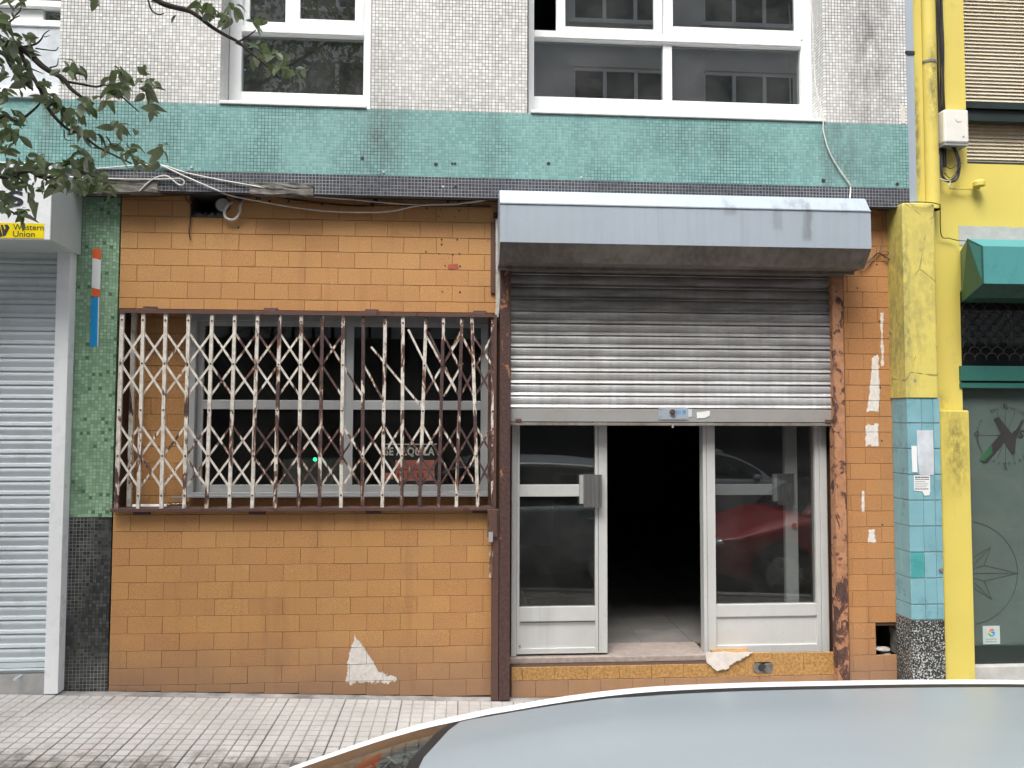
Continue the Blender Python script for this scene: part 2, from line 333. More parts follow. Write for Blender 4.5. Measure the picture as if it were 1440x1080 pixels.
t.l.new(t.b.outputs[0], mxs.inputs[1]); t.l.new(tl.outputs[0], mxs.inputs[2]); t.l.new(mxs.outputs[0], t.n['Material Output'].inputs[0]); M['leaf'] = t.m
M['bark'] = plain('dark_bark', (.055, .045, .038), .9, var=.4, sc=30, bump=.002)
# pavement slab: pale cement, dirt in blotches and heavier towards the kerb side
def pave():
    t = NT('pale_cement_paving'); Y = t.xyz()[1]
    f = t.noise(2.3, detail=7, rough=.62); g = t.noise(14, detail=6, rough=.65); r = t.rnd()
    c = t.mix(t.map(f, .3, .72), (.44, .43, .415), (.62, .61, .595))
    c = t.mix(t.math('MULTIPLY', r, .22), c, (.36, .34, .32))
    c = t.mix(t.map(t.noise(3.1, t.scale(t.pos, (1.6, .5, 1)), detail=5), .55, .72, 0, .4), c, (.40, .34, .30))
    k = t.math('ADD', t.map(Y, -1.02, -.66, .52, -.06), t.math('MULTIPLY', t.math('SUBTRACT', g, .45), 1.3))
    sp2 = t.noise(19, t.scale(t.pos, (1, .6, 1)), detail=4, rough=.7)
    c = t.mix(t.math('MULTIPLY', t.map(sp2, .66, .70, 0, .7), t.map(Y, -.35, -.55)), c, (.13, .125, .115))
    c = t.mix(t.map(k, .18, .6, 0, .85), c, (.115, .105, .085))
    c = t.mix(t.map(t.noise(120, detail=3), .6, .7, 0, .3), c, (.2, .19, .18))
    c = t.mix(t.map(t.noise(1.1, t.scale(t.pos, (.7, 1.6, 1)), detail=6), .52, .66, 0, .28), c, (.27, .25, .23))
    t.bump(t.noise(160, detail=3), .0008, .7)
    return t.set(c, .85, spec=.3)
M['pave'] = pave()
t = NT('dirt_in_paving_grooves'); kk = t.math('ADD', t.map(t.xyz()[1], -.95, -.35, 0, 1), t.math('MULTIPLY', t.math('SUBTRACT', t.noise(3, detail=5), .5), 1.6), clamp=True)
M['groove'] = t.set(t.mix(kk, (.075, .07, .06), (.36, .34, .32)), .95)
M['pave_joint'] = plain('dirt_in_paving_joints', (.11, .10, .09), .95, var=.4, sc=6)
M['kerb'] = plain('granite_kerb', (.30, .30, .29), .8, var=.2, sc=60)
M['asphalt'] = plain('asphalt', (.055, .055, .057), .85, var=.25, sc=60, bump=.003)
M['white_line'] = plain('road_marking_paint', (.6, .6, .58), .7)
M['stone'] = plain('rubble', (.36, .34, .31), .9, var=.3, sc=20)
def carpaint(name, col, metal=.3, rough=.12):
    t = NT(name); n = t.noise(1.6, t.scale(t.pos, (.6, 2.5, 1)), detail=6, rough=.6, dist=.3)
    d = t.noise(220, detail=2)
    # dried rain film on the panel
    w = t.map(n, .45, .62, 0, .12)
    t.set(t.mix(w, col, tuple(min(1, k*1.25+.03) for k in col)), t.map(n, .4, .65, rough, rough+.10), metal)
    t.put(t.b.inputs['Coat Weight'], .25); t.put(t.b.inputs['Coat Roughness'], .15)
    return t.m
M['silver'] = carpaint('silver_blue_car_paint', (.30, .345, .375), .1, .38)
M['red'] = carpaint('red_car_paint', (.42, .012, .02), .1, .3)
M['whitecar'] = carpaint('pale_grey_car_paint', (.55, .57, .58), .1, .3)
M['sky_white'] = plain('sky_white_roof_trim', (.90, .91, .92), .3, .0, var=.02)  # sky reflection along the roof edge painted in as plain white
M['rubber'] = plain('black_rubber', (.015, .015, .016), .5)
M['rim'] = plain('alloy_rim', (.45, .46, .47), .3, .8, var=.03)
M['car_glass'] = glass('tinted_car_glass', (.42, .46, .45), 1.5, dirt=.03)
M['car_inside'] = plain('car_interior', (.02, .02, .021), .8)
M['headlight'] = plain('headlamp_lens', (.6, .62, .64), .15, .3)
M['taillight'] = plain('tail_lamp_lens', (.45, .01, .01), .2)
M['orange_item'] = plain('plain_orange', (.95, .14, .01), .7, var=.2, sc=30)
M['pane_up'] = glass('reflective_window_glass', (.70, .74, .74), 2.3, dirt=.04, wob=.0)
M['pane_shop'] = glass('dusty_shop_glass', (.82, .84, .84), 1.42, dirt=.012, dcol=(.42, .42, .40))
M['pane_door'] = glass('dusty_door_glass', (.78, .80, .80), 1.8, dirt=.022, dcol=(.42, .43, .42))
M['pane_yellow'] = glass('clear_window_glass', (.95, .95, .94), 1.4, dirt=.02)
M['pane_green'] = glass('frosted_green_shop_glass', (.6, .66, .63), 1.5, dirt=.42, dcol=(.20, .265, .245), flat=True)
M['opp_wall'] = plain('pinkish_grey_render', (.32, .27, .25), .9, var=.12, sc=1.5)
M['opp_wall_b'] = plain('grey_render', (.64, .65, .65), .9, var=.15, sc=1.5)
M['curtain'] = plain('net_curtain', (.55, .56, .50), .9, var=.1)
M['curtain_b'] = plain('cream_roller_blind', (.60, .48, .30), .9, var=.1)
M['opp_glass'] = glass('far_window_glass', (.6, .65, .65), 1.5, dirt=.02)
M['shop_dark'] = plain('dark_shop_fronts', (.05, .05, .052), .6)

# ---------------------------------------------------------------- mesh helpers
def tag(o, label=None, cat=None, group=None, kind=None):
    if label: o['label'] = label
    if cat: o['category'] = cat
    if group: o['group'] = group
    if kind: o['kind'] = kind
    return o
def thing(name, label, cat, loc=(0, 0, 0), group=None):
    o = bpy.data.objects.new(name, None); o.location = loc; o.empty_display_size = .1; C.objects.link(o)
    return tag(o, label, cat, group)
def link(name, me, mat=None, parent=None, loc=None, bevel=0, smooth=False, rot=None):
    if mat is not None and not me.materials:
        for m in (mat if isinstance(mat, (list, tuple)) else [mat]): me.materials.append(m)
    o = bpy.data.objects.new(name, me); C.objects.link(o)
    if parent is not None:
        o.parent = parent
        pl = Vector((0, 0, 0)); q = parent
        while q is not None: pl += q.location; q = q.parent
        o.location = (Vector(loc) if loc is not None else Vector((0, 0, 0))) - pl
    elif loc is not None: o.location = loc
    if rot is not None: o.rotation_euler = rot
    if smooth:
        for p in me.polygons: p.use_smooth = True
    if bevel:
        b = o.modifiers.new('bevel', 'BEVEL'); b.width = bevel; b.segments = 2; b.limit_method = 'ANGLE'; b.angle_limit = radians(40); b.harden_normals = False
    return o
class MB:
    def __init__(s): s.v = []; s.f = []; s.mi = []; s.sm = []
    def add(s, vs, fs, mi=0, sm=False):
        n = len(s.v); s.v += [tuple(v) for v in vs]; s.f += [tuple(i+n for i in f) for f in fs]; s.mi += [mi]*len(fs); s.sm += [sm]*len(fs); return s
    def box(s, x0, x1, y0, y1, z0, z1, mi=0):
        v = [(x, y, z) for z in (z0, z1) for y in (y0, y1) for x in (x0, x1)]
        return s.add(v, [(0, 2, 3, 1), (4, 5, 7, 6), (0, 1, 5, 4), (2, 6, 7, 3), (0, 4, 6, 2), (1, 3, 7, 5)], mi)
    def quad(s, a, b, c, d, mi=0): return s.add([a, b, c, d], [(0, 1, 2, 3)], mi)
    def extr(s, prof, x0, x1, mi=0, sm=False, caps=True):
        """profile [(y,z)] extruded along X"""
        n = len(prof); v = [(x0, y, z) for y, z in prof] + [(x1, y, z) for y, z in prof]
        s.add(v, [(i, (i+1) % n, n+(i+1) % n, n+i) for i in range(n)], mi, sm)
        if caps: s.add(v, [tuple(range(n-1, -1, -1)), tuple(range(n, 2*n))], mi)
        return s
    def prism_y(s, pts, y0, y1, mi=0):
        """polygon [(x,z)] given counter-clockwise as seen from the street, extruded along Y (y0 = street side)"""
        n = len(pts); v = [(x, y0, z) for x, z in pts] + [(x, y1, z) for x, z in pts]
        return s.add(v, [tuple(range(n)), tuple(range(2*n-1, n-1, -1))] + [(i, n+i, n+(i+1) % n, (i+1) % n) for i in range(n)], mi)
    def prism_z(s, pts, z0, z1, mi=0):
        n = len(pts); v = [(x, y, z0) for x, y in pts] + [(x, y, z1) for x, y in pts]
        return s.add(v, [tuple(range(n-1, -1, -1)), tuple(range(n, 2*n))] + [(i, (i+1) % n, n+(i+1) % n, n+i) for i in range(n)], mi)
    def tube(s, pts, r, k=8, mi=0, r1=None, cap=True):
        pts = [Vector(p) for p in pts]; n = len(pts); rings = []
        prev = None
        for i, p in enumerate(pts):
            d = (pts[min(i+1, n-1)] - pts[max(i-1, 0)]).normalized()
            if prev is None:
                a = Vector((0, 0, 1)) if abs(d.z) < .9 else Vector((1, 0, 0)); u = d.cross(a).normalized()
            else:
                u = (prev - d*prev.dot(d)).normalized()
            prev = u; w = d.cross(u); rr = r if r1 is None else r + (r1-r)*i/(n-1)
            rings.append([p + (u*cos(2*pi*j/k) + w*sin(2*pi*j/k))*rr for j in range(k)])
        v = [q for ring in rings for q in ring]
        f = [(i*k+j, i*k+(j+1) % k, (i+1)*k+(j+1) % k, (i+1)*k+j) for i in range(n-1) for j in range(k)]
        s.add(v, f, mi, True)
        if cap: s.add(v, [tuple(range(k-1, -1, -1)), tuple((n-1)*k+j for j in range(k))], mi)
        return s
    def cyl(s, c, ax, r, h, k=16, mi=0, r2=None):
        c = Vector(c); ax = Vector(ax).normalized(); a = Vector((0, 0, 1)) if abs(ax.z) < .9 else Vector((1, 0, 0))
        u = ax.cross(a).normalized(); w = ax.cross(u); r2 = r if r2 is None else r2
        v = [c + (u*cos(2*pi*j/k) + w*sin(2*pi*j/k))*r for j in range(k)] + [c + ax*h + (u*cos(2*pi*j/k) + w*sin(2*pi*j/k))*r2 for j in range(k)]
        s.add(v, [(j, (j+1) % k, k+(j+1) % k, k+j) for j in range(k)], mi, True)
        return s.add(v, [tuple(range(k-1, -1, -1)), tuple(range(k, 2*k))], mi)
    def mesh(s, name='mesh'):
        me = bpy.data.meshes.new(name); me.from_pydata(s.v, [], s.f)
        me.polygons.foreach_set('material_index', s.mi); me.polygons.foreach_set('use_smooth', s.sm); me.update()
        bm = bmesh.new(); bm.from_mesh(me); bmesh.ops.recalc_face_normals(bm, faces=bm.faces); bm.to_mesh(me); bm.free(); return me
    def build(s, name, mat, parent=None, loc=None, bevel=0, rot=None): return link(name, s.mesh(name), mat, parent, loc, bevel, rot=rot)
def rnd(a, b): return random.uniform(a, b)
def curve_pts(pts, n=8):
    """Catmull-Rom through points"""
    p = [Vector(q) for q in pts]; p = [p[0]*2-p[1]] + p + [p[-1]*2-p[-2]]; out = []
    for i in range(1, len(p)-2):
        for k in range(n):
            t = k/n; a, b, c, d = p[i-1], p[i], p[i+1], p[i+2]
            out.append(.5*((2*b) + (c-a)*t + (2*a-5*b+4*c-d)*t*t + (-a+3*b-3*c+d)*t**3))
    out.append(p[-2]); return out
def holes_wall(mb, x0, x1, z0, z1, yf, yb, holes, mi=0):
    xs = sorted({x0, x1} | {min(max(h[i], x0), x1) for h in holes for i in (0, 1)}); zs = sorted({z0, z1} | {min(max(h[i], z0), z1) for h in holes for i in (2, 3)})
    ins = lambda x, z: any(h[0] < x < h[1] and h[2] < z < h[3] for h in holes)
    for i in range(len(xs)-1):
        for j in range(len(zs)-1):
            cx, cz = (xs[i]+xs[i+1])/2, (zs[j]+zs[j+1])/2
            if ins(cx, cz): continue
            a, b, c, d = xs[i], xs[i+1], zs[j], zs[j+1]
            mb.quad((a, yf, c), (b, yf, c), (b, yf, d), (a, yf, d), mi); mb.quad((b, yb, c), (a, yb, c), (a, yb, d), (b, yb, d), mi)
            if i == 0 or ins((xs[i-1]+a)/2, cz): mb.quad((a, yb, c), (a, yf, c), (a, yf, d), (a, yb, d), mi)
            if i == len(xs)-2 or ins((xs[i+2]+b)/2, cz): mb.quad((b, yf, c), (b, yb, c), (b, yb, d), (b, yf, d), mi)
            if j == 0 or ins(cx, (zs[j-1]+c)/2): mb.quad((a, yb, c), (b, yb, c), (b, yf, c), (a, yf, c), mi)
            if j == len(zs)-2 or ins(cx, (zs[j+2]+d)/2): mb.quad((a, yf, d), (b, yf, d), (b, yb, d), (a, yb, d), mi)
    return mb
def text_mesh(s, size, name, depth=.0008, shear=0.0, spacing=1.0, bold=0.0):
    cu = bpy.data.curves.new(name, 'FONT'); cu.body = s; cu.size = size; cu.extrude = depth; cu.align_x = 'LEFT'; cu.shear = shear; cu.offset = bold; cu.space_character = spacing
    o = bpy.data.objects.new(name, cu); C.objects.link(o); dg = bpy.context.evaluated_depsgraph_get(); dg.update()
    me = bpy.data.meshes.new_from_object(o.evaluated_get(dg)); bpy.data.objects.remove(o); bpy.data.curves.remove(cu)
    me.materials.clear(); return me
def text(s, x0, x1, z0, z1, Y, name, mat, parent, bold=0.0, shear=0.0, rotz=0.0, parent_loc=None):
    """text stretched to fill the rectangle on plane Y facing the street"""
    me = text_mesh(s, 1.0, name, .01, shear, 1.0+bold*3, bold)
    xs = [v.co.x for v in me.vertices]; ys = [v.co.y for v in me.vertices]; ax, bx, ay, by = min(xs), max(xs), min(ys), max(ys)
    for v in me.vertices:
        u, w, d = v.co.x, v.co.y, v.co.z
        v.co = (x0 + (u-ax)/(bx-ax)*(x1-x0), Y - .0008 - d*.06, z0 + (w-ay)/(by-ay)*(z1-z0))
    return link(name, me, mat, parent)

# ---------------------------------------------------------------- ground, road, pavement
XA, XB = -4.3, 5.2
def slope_sheet(name, x0, x1, y0, y1, dz, mat, thick=.0):
    b = MB(); z = lambda x: ground(x)+dz
    b.quad((x0, y0, z(x0)), (x1, y0, z(x1)), (x1, y1, z(x1)), (x0, y1, z(x0)))
    o = b.build(name, mat); o['kind'] = 'structure'; return o
slope_sheet('ground', -120, 120, -120, 60, -.34, M['asphalt'])
slope_sheet('road', -40, 40, -9.6, -2.86, -.135, M['asphalt'])
slope_sheet('pavement', -40, 40, -2.72, .5, -.008, M['pave_joint'])
slope_sheet('far_pavement', -40, 40, -12.1, -9.6, -.02, M['kerb'])
b = MB(); x = -20.0
kr = thing('kerb', 'grey granite kerb stones along the edge of the pale pavement', 'kerb')
kerb_m = MB().box(0, .985, 0, .13, -.2, 0).mesh('kerb_stone')
for i in range(12):
    X = -6.0+i; o = link('kerb_stone', kerb_m, M['kerb'], kr, (X, -2.855, ground(X)+.002), bevel=0)
    o.rotation_euler = (0, math.atan(.036), 0)
# slabs: 0.325 m cement slabs pressed with 5 x 5 studs
SL = .3225; G0 = -1.936
def slab_mesh():
    b = MB(); n = 5; g = .0034; s = SL/n
    b.box(.0015, SL-.0015, .0015, SL-.0015, -.03, -.0035, 1)
    for i in range(n):
        for j in range(n):
            gx, gy, e = .0030, .0052, .0022; a0 = i*s + gx; a1 = (i+1)*s - gx; c0 = j*s + gy; c1 = (j+1)*s - gy
            v = [(a0, c0, -.0035), (a1, c0, -.0035), (a1, c1, -.0035), (a0, c1, -.0035), (a0+e, c0+e*.6, 0), (a1-e, c0+e*.6, 0), (a1-e, c1-e*.6, 0), (a0+e, c1-e*.6, 0)]
            b.add(v, [(4, 5, 6, 7), (0, 1, 5, 4), (1, 2, 6, 5), (2, 3, 7, 6), (3, 0, 4, 7)])
    return b.mesh('paving_slab')
slabm = slab_mesh(); slabm.materials.append(M['pave']); slabm.materials.append(M['groove'])
pv = bpy.data.objects['pavement']
ang = math.atan(.036)
for i in range(-8, 20):
    for j in range(8):
        X = G0 + i*SL; Yy = -.065 - (j+1)*SL
        o = bpy.data.objects.new('paving_slab', slabm); C.objects.link(o); o.parent = pv
        o.location = (X, Yy, ground(X) + rnd(-.0012, .0012)); o.rotation_euler = (rnd(-.003, .003), ang + rnd(-.003, .003), 0)
b = MB().quad((XA, -.066, ground(XA)-.003), (XB, -.066, ground(XB)-.003), (XB, .05, ground(XB)+.001), (XA, .05, ground(XA)+.001))
o = b.build('mortar_strip', plain('mottled_mortar_strip', (.30, .29, .28), .95, var=.45, sc=9), pv)  # mottled, darker strip where wall and pavement meet

# ---------------------------------------------------------------- ground floor walls
RP = .0977; TW = .1954; Z_REF = .966           # tile row pitch, tile width, a joint line
XL = -2.005
tile_cache = {}
def tile_mesh(w, h, mat, d=.009, g=.0007):
    k = (round(w, 3), round(h, 3), mat.name, d, g)
    if k not in tile_cache:
        c = .0014; b = MB()
        q = g*1.7; a = [(g, q), (w-g, q), (w-g, h-q), (g, h-q)]; f = [(g+c, q+c), (w-g-c, q+c), (w-g-c, h-q-c), (g+c, h-q-c)]
        v = [(x, 0, z) for x, z in a] + [(x, -d+c, z) for x, z in a] + [(x, -d, z) for x, z in f]
        fc = [(i, (i+1) % 4, 4+(i+1) % 4, 4+i) for i in range(4)] + [(4+i, 4+(i+1) % 4, 8+(i+1) % 4, 8+i) for i in range(4)] + [(8, 9, 10, 11)]
        me = b.add(v, fc).mesh('tile'); me.materials.append(mat); tile_cache[k] = me
    return tile_cache[k]
def lay_tiles(parent, x0, x1, z0, z1, Y, mat, holes=(), phase=0.0, zref=Z_REF, tw=TW, zfun=None, flip=0):
    """running-bond cladding; tiles clipped at the field's edges and at holes; Y = plane the tiles stick to"""
    n = 0
    k0 = int(floor((z0-zref)/RP)) - 1
    for k in range(k0, int((z1-zref)/RP)+2):
        za, zb = zref+k*RP, zref+(k+1)*RP; za, zb = max(za, z0), min(zb, z1)
        if zb-za < .012: continue
        off = (tw/2 if (k+flip) % 2 else 0) + phase
        i0 = int(floor((x0-XL-off)/tw)) - 1; xs = XL + off + i0*tw
        while xs < x1:
            a, bb = max(xs, x0), min(xs+tw, x1); xs += tw
            if bb-a < .012: continue
            segs = [(a, bb)]
            lo = za
            if zfun: lo = max(za, zfun((a+bb)/2))
            if zb-lo < .01: continue
            for h in holes:
                if h[2] < zb-.01 and h[3] > lo+.01:
                    ns = []
                    for s0, s1 in segs:
                        if h[1] <= s0 or h[0] >= s1: ns.append((s0, s1)); continue
                        if h[0]-s0 > .012: ns.append((s0, h[0]))
                        if s1-h[1] > .012: ns.append((h[1], s1))
                    segs = ns
            for s0, s1 in segs:
                me = tile_mesh(s1-s0, zb-lo, mat)
                o = bpy.data.objects.new('tile', me); C.objects.link(o); o.parent = parent
                o.location = Vector((s0, Y + rnd(-.0008, .0008), lo)) - parent.location; o.rotation_euler = (rnd(-.007, .007), 0, rnd(-.005, .005)); n += 1
    return n

OPX0, OPX1, OPZ1, OPZ0 = XL+.02, .19, W(430, 438, 0)[1], W(430, 716, 0)[1]
H1 = R(268, 276, 318, 305, 0)                         # hole above the grille
sf = thing('tiled_shop_wall', 'brown tiled shop wall around the window with the scissor grille', 'wall', (XL, 0, 0))
TY = .009
b = MB(); holes_wall(b, XL, .30, -.3, 3.02, TY, .45, [(OPX0, OPX1, OPZ0, OPZ1), (H1[0], H1[1], H1[2], H1[3]+.2)])
b.build('wall_core', M['joint'], sf)
zf = lambda x: ground(x)+.002
hl = [(H1[0], H1[1], H1[2], H1[3]+.3)]
n1 = lay_tiles(sf, XL, .285, OPZ1+.004, 2.99, TY, M['tile'], hl)
n1 += lay_tiles(sf, XL, .285, -.1, OPZ0-.004, TY, M['tile'], (), zfun=zf, flip=1)
# recess behind the grille: tiled back wall at the left, tiled sill upstand
WX0 = W(264, 577, .13)[0]; WZ0 = W(430, 697, .13)[1]; WZ1 = OPZ1+.0
b = MB().box(OPX0-.01, WX0, .139, .2, OPZ0-.02, OPZ1+.05).box(WX0, OPX1+.02, .139, .2, OPZ0-.02, WZ0-.01); b.build('recess_wall', M['joint'], sf)
n1 += lay_tiles(sf, OPX0+.002, WX0, OPZ0+.002, OPZ1, .139, M['tile'], (), phase=.05)
n1 += lay_tiles(sf, WX0, OPX1, OPZ0+.002, WZ0-.012, .139, M['tile'], (), phase=.02)
# dark cavity where tiles and bricks are missing
b = MB(); a = H1; yb = .40
b.quad((a[0], yb, a[2]), (a[1], yb, a[2]), (a[1], yb, a[3]+.2), (a[0], yb, a[3]+.2))
b.quad((a[0], TY, a[2]), (a[1], TY, a[2]), (a[1], yb, a[2]), (a[0], yb, a[2])); b.build('cavity', M['concrete'], sf)
b = MB()
for k in range(9):
    x = a[0]+.005+k*.021; b.add([(x, .0, a[2]), (x+.024, .0, a[2]), (x+.03, .05, a[2]), (x, .05, a[2]), (x+.004, .01, a[2]+rnd(.01, .035)), (x+.02, .008, a[2]+rnd(.01, .03)), (x+.02, .05, a[2]+rnd(.02, .045)), (x+.004, .05, a[2]+rnd(.02, .045))], [(0, 1, 5, 4), (4, 5, 6, 7), (1, 2, 6, 5), (3, 0, 4, 7)])
b.build('broken_mortar', M['concrete'], sf)
# plaster scar low on the wall, drill holes, faint marks
def scar(name, pts, Y, mat, parent, jag=.012, sub=5, th=.002):
    out = []
    n = len(pts)
    for i in range(n):
        p, q = Vector(pts[i]), Vector(pts[(i+1) % n]); d = (q-p); nn = Vector((-d.y, d.x)); nn = nn.normalized() if nn.length else nn
        for k in range(sub):
            t = k/sub; out.append(p + d*t + nn*(rnd(-jag, jag) if k else 0))
    if sum(out[i].x*out[(i+1) % len(out)].y - out[(i+1) % len(out)].x*out[i].y for i in range(len(out))) < 0: out.reverse()
    b = MB().prism_y([(p.x, p.y) for p in out], Y-th, Y, 0); return b.build(name, mat, parent)
scar('red_smear', [W(630, 372), W(644, 371), W(645, 378), W(630, 379)], -.0005, M['red_mark'], sf, .001, 3, .0008)
dh = [(600, 293), (620, 295), (646, 296), (617, 304), (640, 305), (621, 337), (643, 337), (621, 344), (599, 354), (617, 357), (637, 358), (646, 357), (626, 373.5), (647, 374.5), (622, 410), (647, 411), (335, 320), (168, 773), (540, 715)]
for px, py in dh:
    p = W3(px, py, -.0012); r = rnd(.004, .0065)
    MB().cyl(p, (0, 1, 0), r, .004, 8).build('drill_hole', M['board_black'], sf)
for px, py in ((475, 360), (467, 398), (411, 802), (273, 867)):
    x, z = W(px, py); scar('chip', [(x-.004, z-.002), (x+.004, z-.003), (x+.003, z+.004)], -.0005, M['plaster'], sf, .001, 2, .0008)

# right pier with tiles between shutter guide and the blue pipe casing
PX0, PX1 = 2.335, 2.745
H2 = R(1232, 880, 1272, 922, 0)
pr = thing('tiled_pier', 'narrow brown tiled pier between roller shutter and pipe casing', 'wall', (PX0, 0, 0))
b = MB(); holes_wall(b, PX0, PX1+.03, -.3, 3.02, TY, .4, [(H2[0], H2[1], H2[2], H2[3])]); b.build('wall_core', M['joint'], pr)
lay_tiles(pr, PX0+.06, PX1, -.1, 2.97, TY, M['tile_right'], [H2], phase=.03, zfun=zf)
b = MB(); a = H2; yb = .3
b.quad((a[0], yb, a[2]), (a[1], yb, a[2]), (a[1], yb, a[3]), (a[0], yb, a[3])); b.quad((a[0], TY, a[2]), (a[1], TY, a[2]), (a[1], yb, a[2]), (a[0], yb, a[2])); b.build('cavity', M['black_soffit'], pr)
b = MB()
for k in range(6): x = a[1]-.035+rnd(-.006, .004); z = a[2]+.03*k; b.box(x, a[1]+.002, .0, .1, z, z+.031)
b.build('broken_edge', M['concrete'], pr)
for px, py in ((1237, 452), (1238, 545), (1240, 620), (1241, 738), (1206, 405), (1233, 372)):
    MB().cyl(W3(px, py, -.0012), (0, 1, 0), .006, .004, 8).build('drill_hole', M['board_black'], pr)
# rubble in the lower hole
for px, py, s, lb in ((1241, 913, .05, 'flat grey stone lying in the low hole of the tiled pier'), (1245, 919.5, .035, 'small pale stone chip at the edge of the low wall hole')):
    x, z = W(px, py, .05); bm = bmesh.new(); bmesh.ops.create_icosphere(bm, subdivisions=2, radius=1)
    for v in bm.verts: v.co = Vector((v.co.x*s, v.co.y*.04, v.co.z*s*.33))*rnd(.85, 1.1)
    me = bpy.data.meshes.new('stone'); bm.to_mesh(me); bm.free(); o = link('stone', me, M['stone'], None, (x, .05, z)); tag(o, lb, 'stone')

# door step and plinth
ds = thing('door_step', 'marble threshold on a brown tiled plinth under the open shop doorway', 'step', (.3, 0, 0))
TZ = W(860, 922.5, .068)[1]; TX1 = W(996, 925, .06)[0]; ZTP = W(860, 935.5, 0)[1]
H3 = R(1061, 931, 1084, 946, 0)
b = MB(); holes_wall(b, .30, PX0, -.3, TZ-.037, TY+.001, .3, [H3]); b.build('plinth_core', M['joint'], ds)
zmid = W(860, 955, 0)[1]
def row(x0, x1, z0, z1, mat, start=0.0, w=TW, holes=()):
    x = x0-start
    while x < x1:
        a, c = max(x, x0), min(x+w, x1); x += w
        if c-a < .01: continue
        if any(h[0] < c and h[1] > a and h[3] > z0 and h[2] < z1 for h in holes):
            h = H3
            for s0, s1 in ((a, max(a, h[0])), (min(c, h[1]), c)):
                if s1-s0 > .01: o = link('tile', tile_mesh(s1-s0, z1-z0, mat), mat, ds, (s0, TY+.001, z0))
            continue
        link('tile', tile_mesh(c-a, z1-z0, mat), mat, ds, (a, TY+.001+rnd(0, .001), z0))
row(.315, TX1+.02, zmid, min(ZTP, TZ-.037), M['gold'], .13)
row(.315, 2.33, zmid-.098, zmid, M['tile'], .05); row(.315, 2.33, zmid-.19, zmid-.098, M['tile'], .15)
ztr = W(1100, 917, 0)[1]
b = MB().box(TX1+.02, 2.33, TY-.003, .28, zmid, H3[2]-.001).box(TX1+.02, H3[0]-.014, TY-.003, .28, H3[2]-.001, ztr); b.build('plinth_top', M['gold'], ds)
MB().box(H3[0]-.013, H3[1]+.013, .0, .02, zmid, H3[2]).box(H3[0]-.013, H3[1]+.013, .0, .02, H3[3], ztr-.004).box(H3[0]-.013, H3[0], .0, .02, H3[2], H3[3]).box(H3[1], H3[1]+.013, 0, .02, H3[2], H3[3]).build('cut_tile', M['gold'], ds)
row(TX1+.21, H3[0]-.012, zmid, ztr-.004, M['gold'], .0); row(H3[1]+.012, 2.33, zmid, ztr-.004, M['gold'], .0)
scar('broken_render', [W(993, 917), W(1058, 917), W(1046, 924), W(1040, 928), W(1030, 932), W(1022, 940), W(1008, 943), W(1000, 936), W(993, 930)], -.003, M['plaster'], ds, .006, 5, .006)
scar('rough_hole', [W(1058, 940), W(1062, 932), W(1074, 934), W(1085, 931), W(1087, 940), W(1084, 946), W(1064, 946)], -.0015, M['concrete'], ds, .003, 4, .003)
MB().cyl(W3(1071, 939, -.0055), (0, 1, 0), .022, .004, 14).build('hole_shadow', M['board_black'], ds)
MB().tube([W3(1074, 938.5, -.012), W3(1071, 938.5, .1)], .018, 12, cap=False).build('pipe_stub', M['alu'], ds)
MB().box(H3[0], H3[1], .08, .1, H3[2], H3[3]).build('cavity', M['board_black'], ds)
# marble threshold
b = MB(); prof = []
b.box(.305, TX1, .060, .34, TZ-.036, TZ); b.build('threshold', M['threshold'], ds, bevel=.004)

# left: mosaic strip (green over black)
ms = thing('mosaic_pilaster', 'narrow wall strip of green mosaic over black mosaic beside the grey shutter', 'wall', (-2.3, 0, 0))
zgb = W(130, 727, 0)[1]
MB().box(-2.42, XL-.006, -.004, .4, zgb, 3.02).build('green_mosaic', M['green_mosaic'], ms)
MB().box(-2.42, XL-.006, -.003, .4, -.2, zgb-.0015).build('black_mosaic', M['black_mosaic'], ms)
def flat(name, label, cat, px, py0, py1, w, parts, Y=-.006):
    pass
st = thing('sticker_strip', 'torn vertical sticker, orange and white above bright blue, on the green mosaic strip', 'sticker', W3(136, 487, -.006))
def poly(name, pts, Y, mat, parent, th=.001):
    P = [W(*p, Y) for p in pts]
    if sum(P[i][0]*P[(i+1) % len(P)][1]-P[(i+1) % len(P)][0]*P[i][1] for i in range(len(P))) < 0: P = P[::-1]
    return MB().prism_y(P, Y-th, Y).build(name, mat, parent)
poly('orange_band', [(130, 350), (142, 350), (142, 366), (136, 364), (130, 363)], -.006, M['orange_film'], st)
poly('white_band', [(130, 363), (136, 364), (142, 366), (141, 407), (135, 406), (129, 404)], -.006, M['white_film'], st)
poly('orange_band', [(129, 404), (135, 406), (141, 407), (140.5, 417), (129, 417)], -.006, M['orange_film'], st)
poly('blue_band', [(128.5, 418), (138.2, 418), (137, 487), (126.5, 487)], -.006, M['blue_film'], st)
poly('white_edge', [(138.2, 418), (139.6, 418), (138, 487), (137, 487)], -.006, M['white_film'], st)

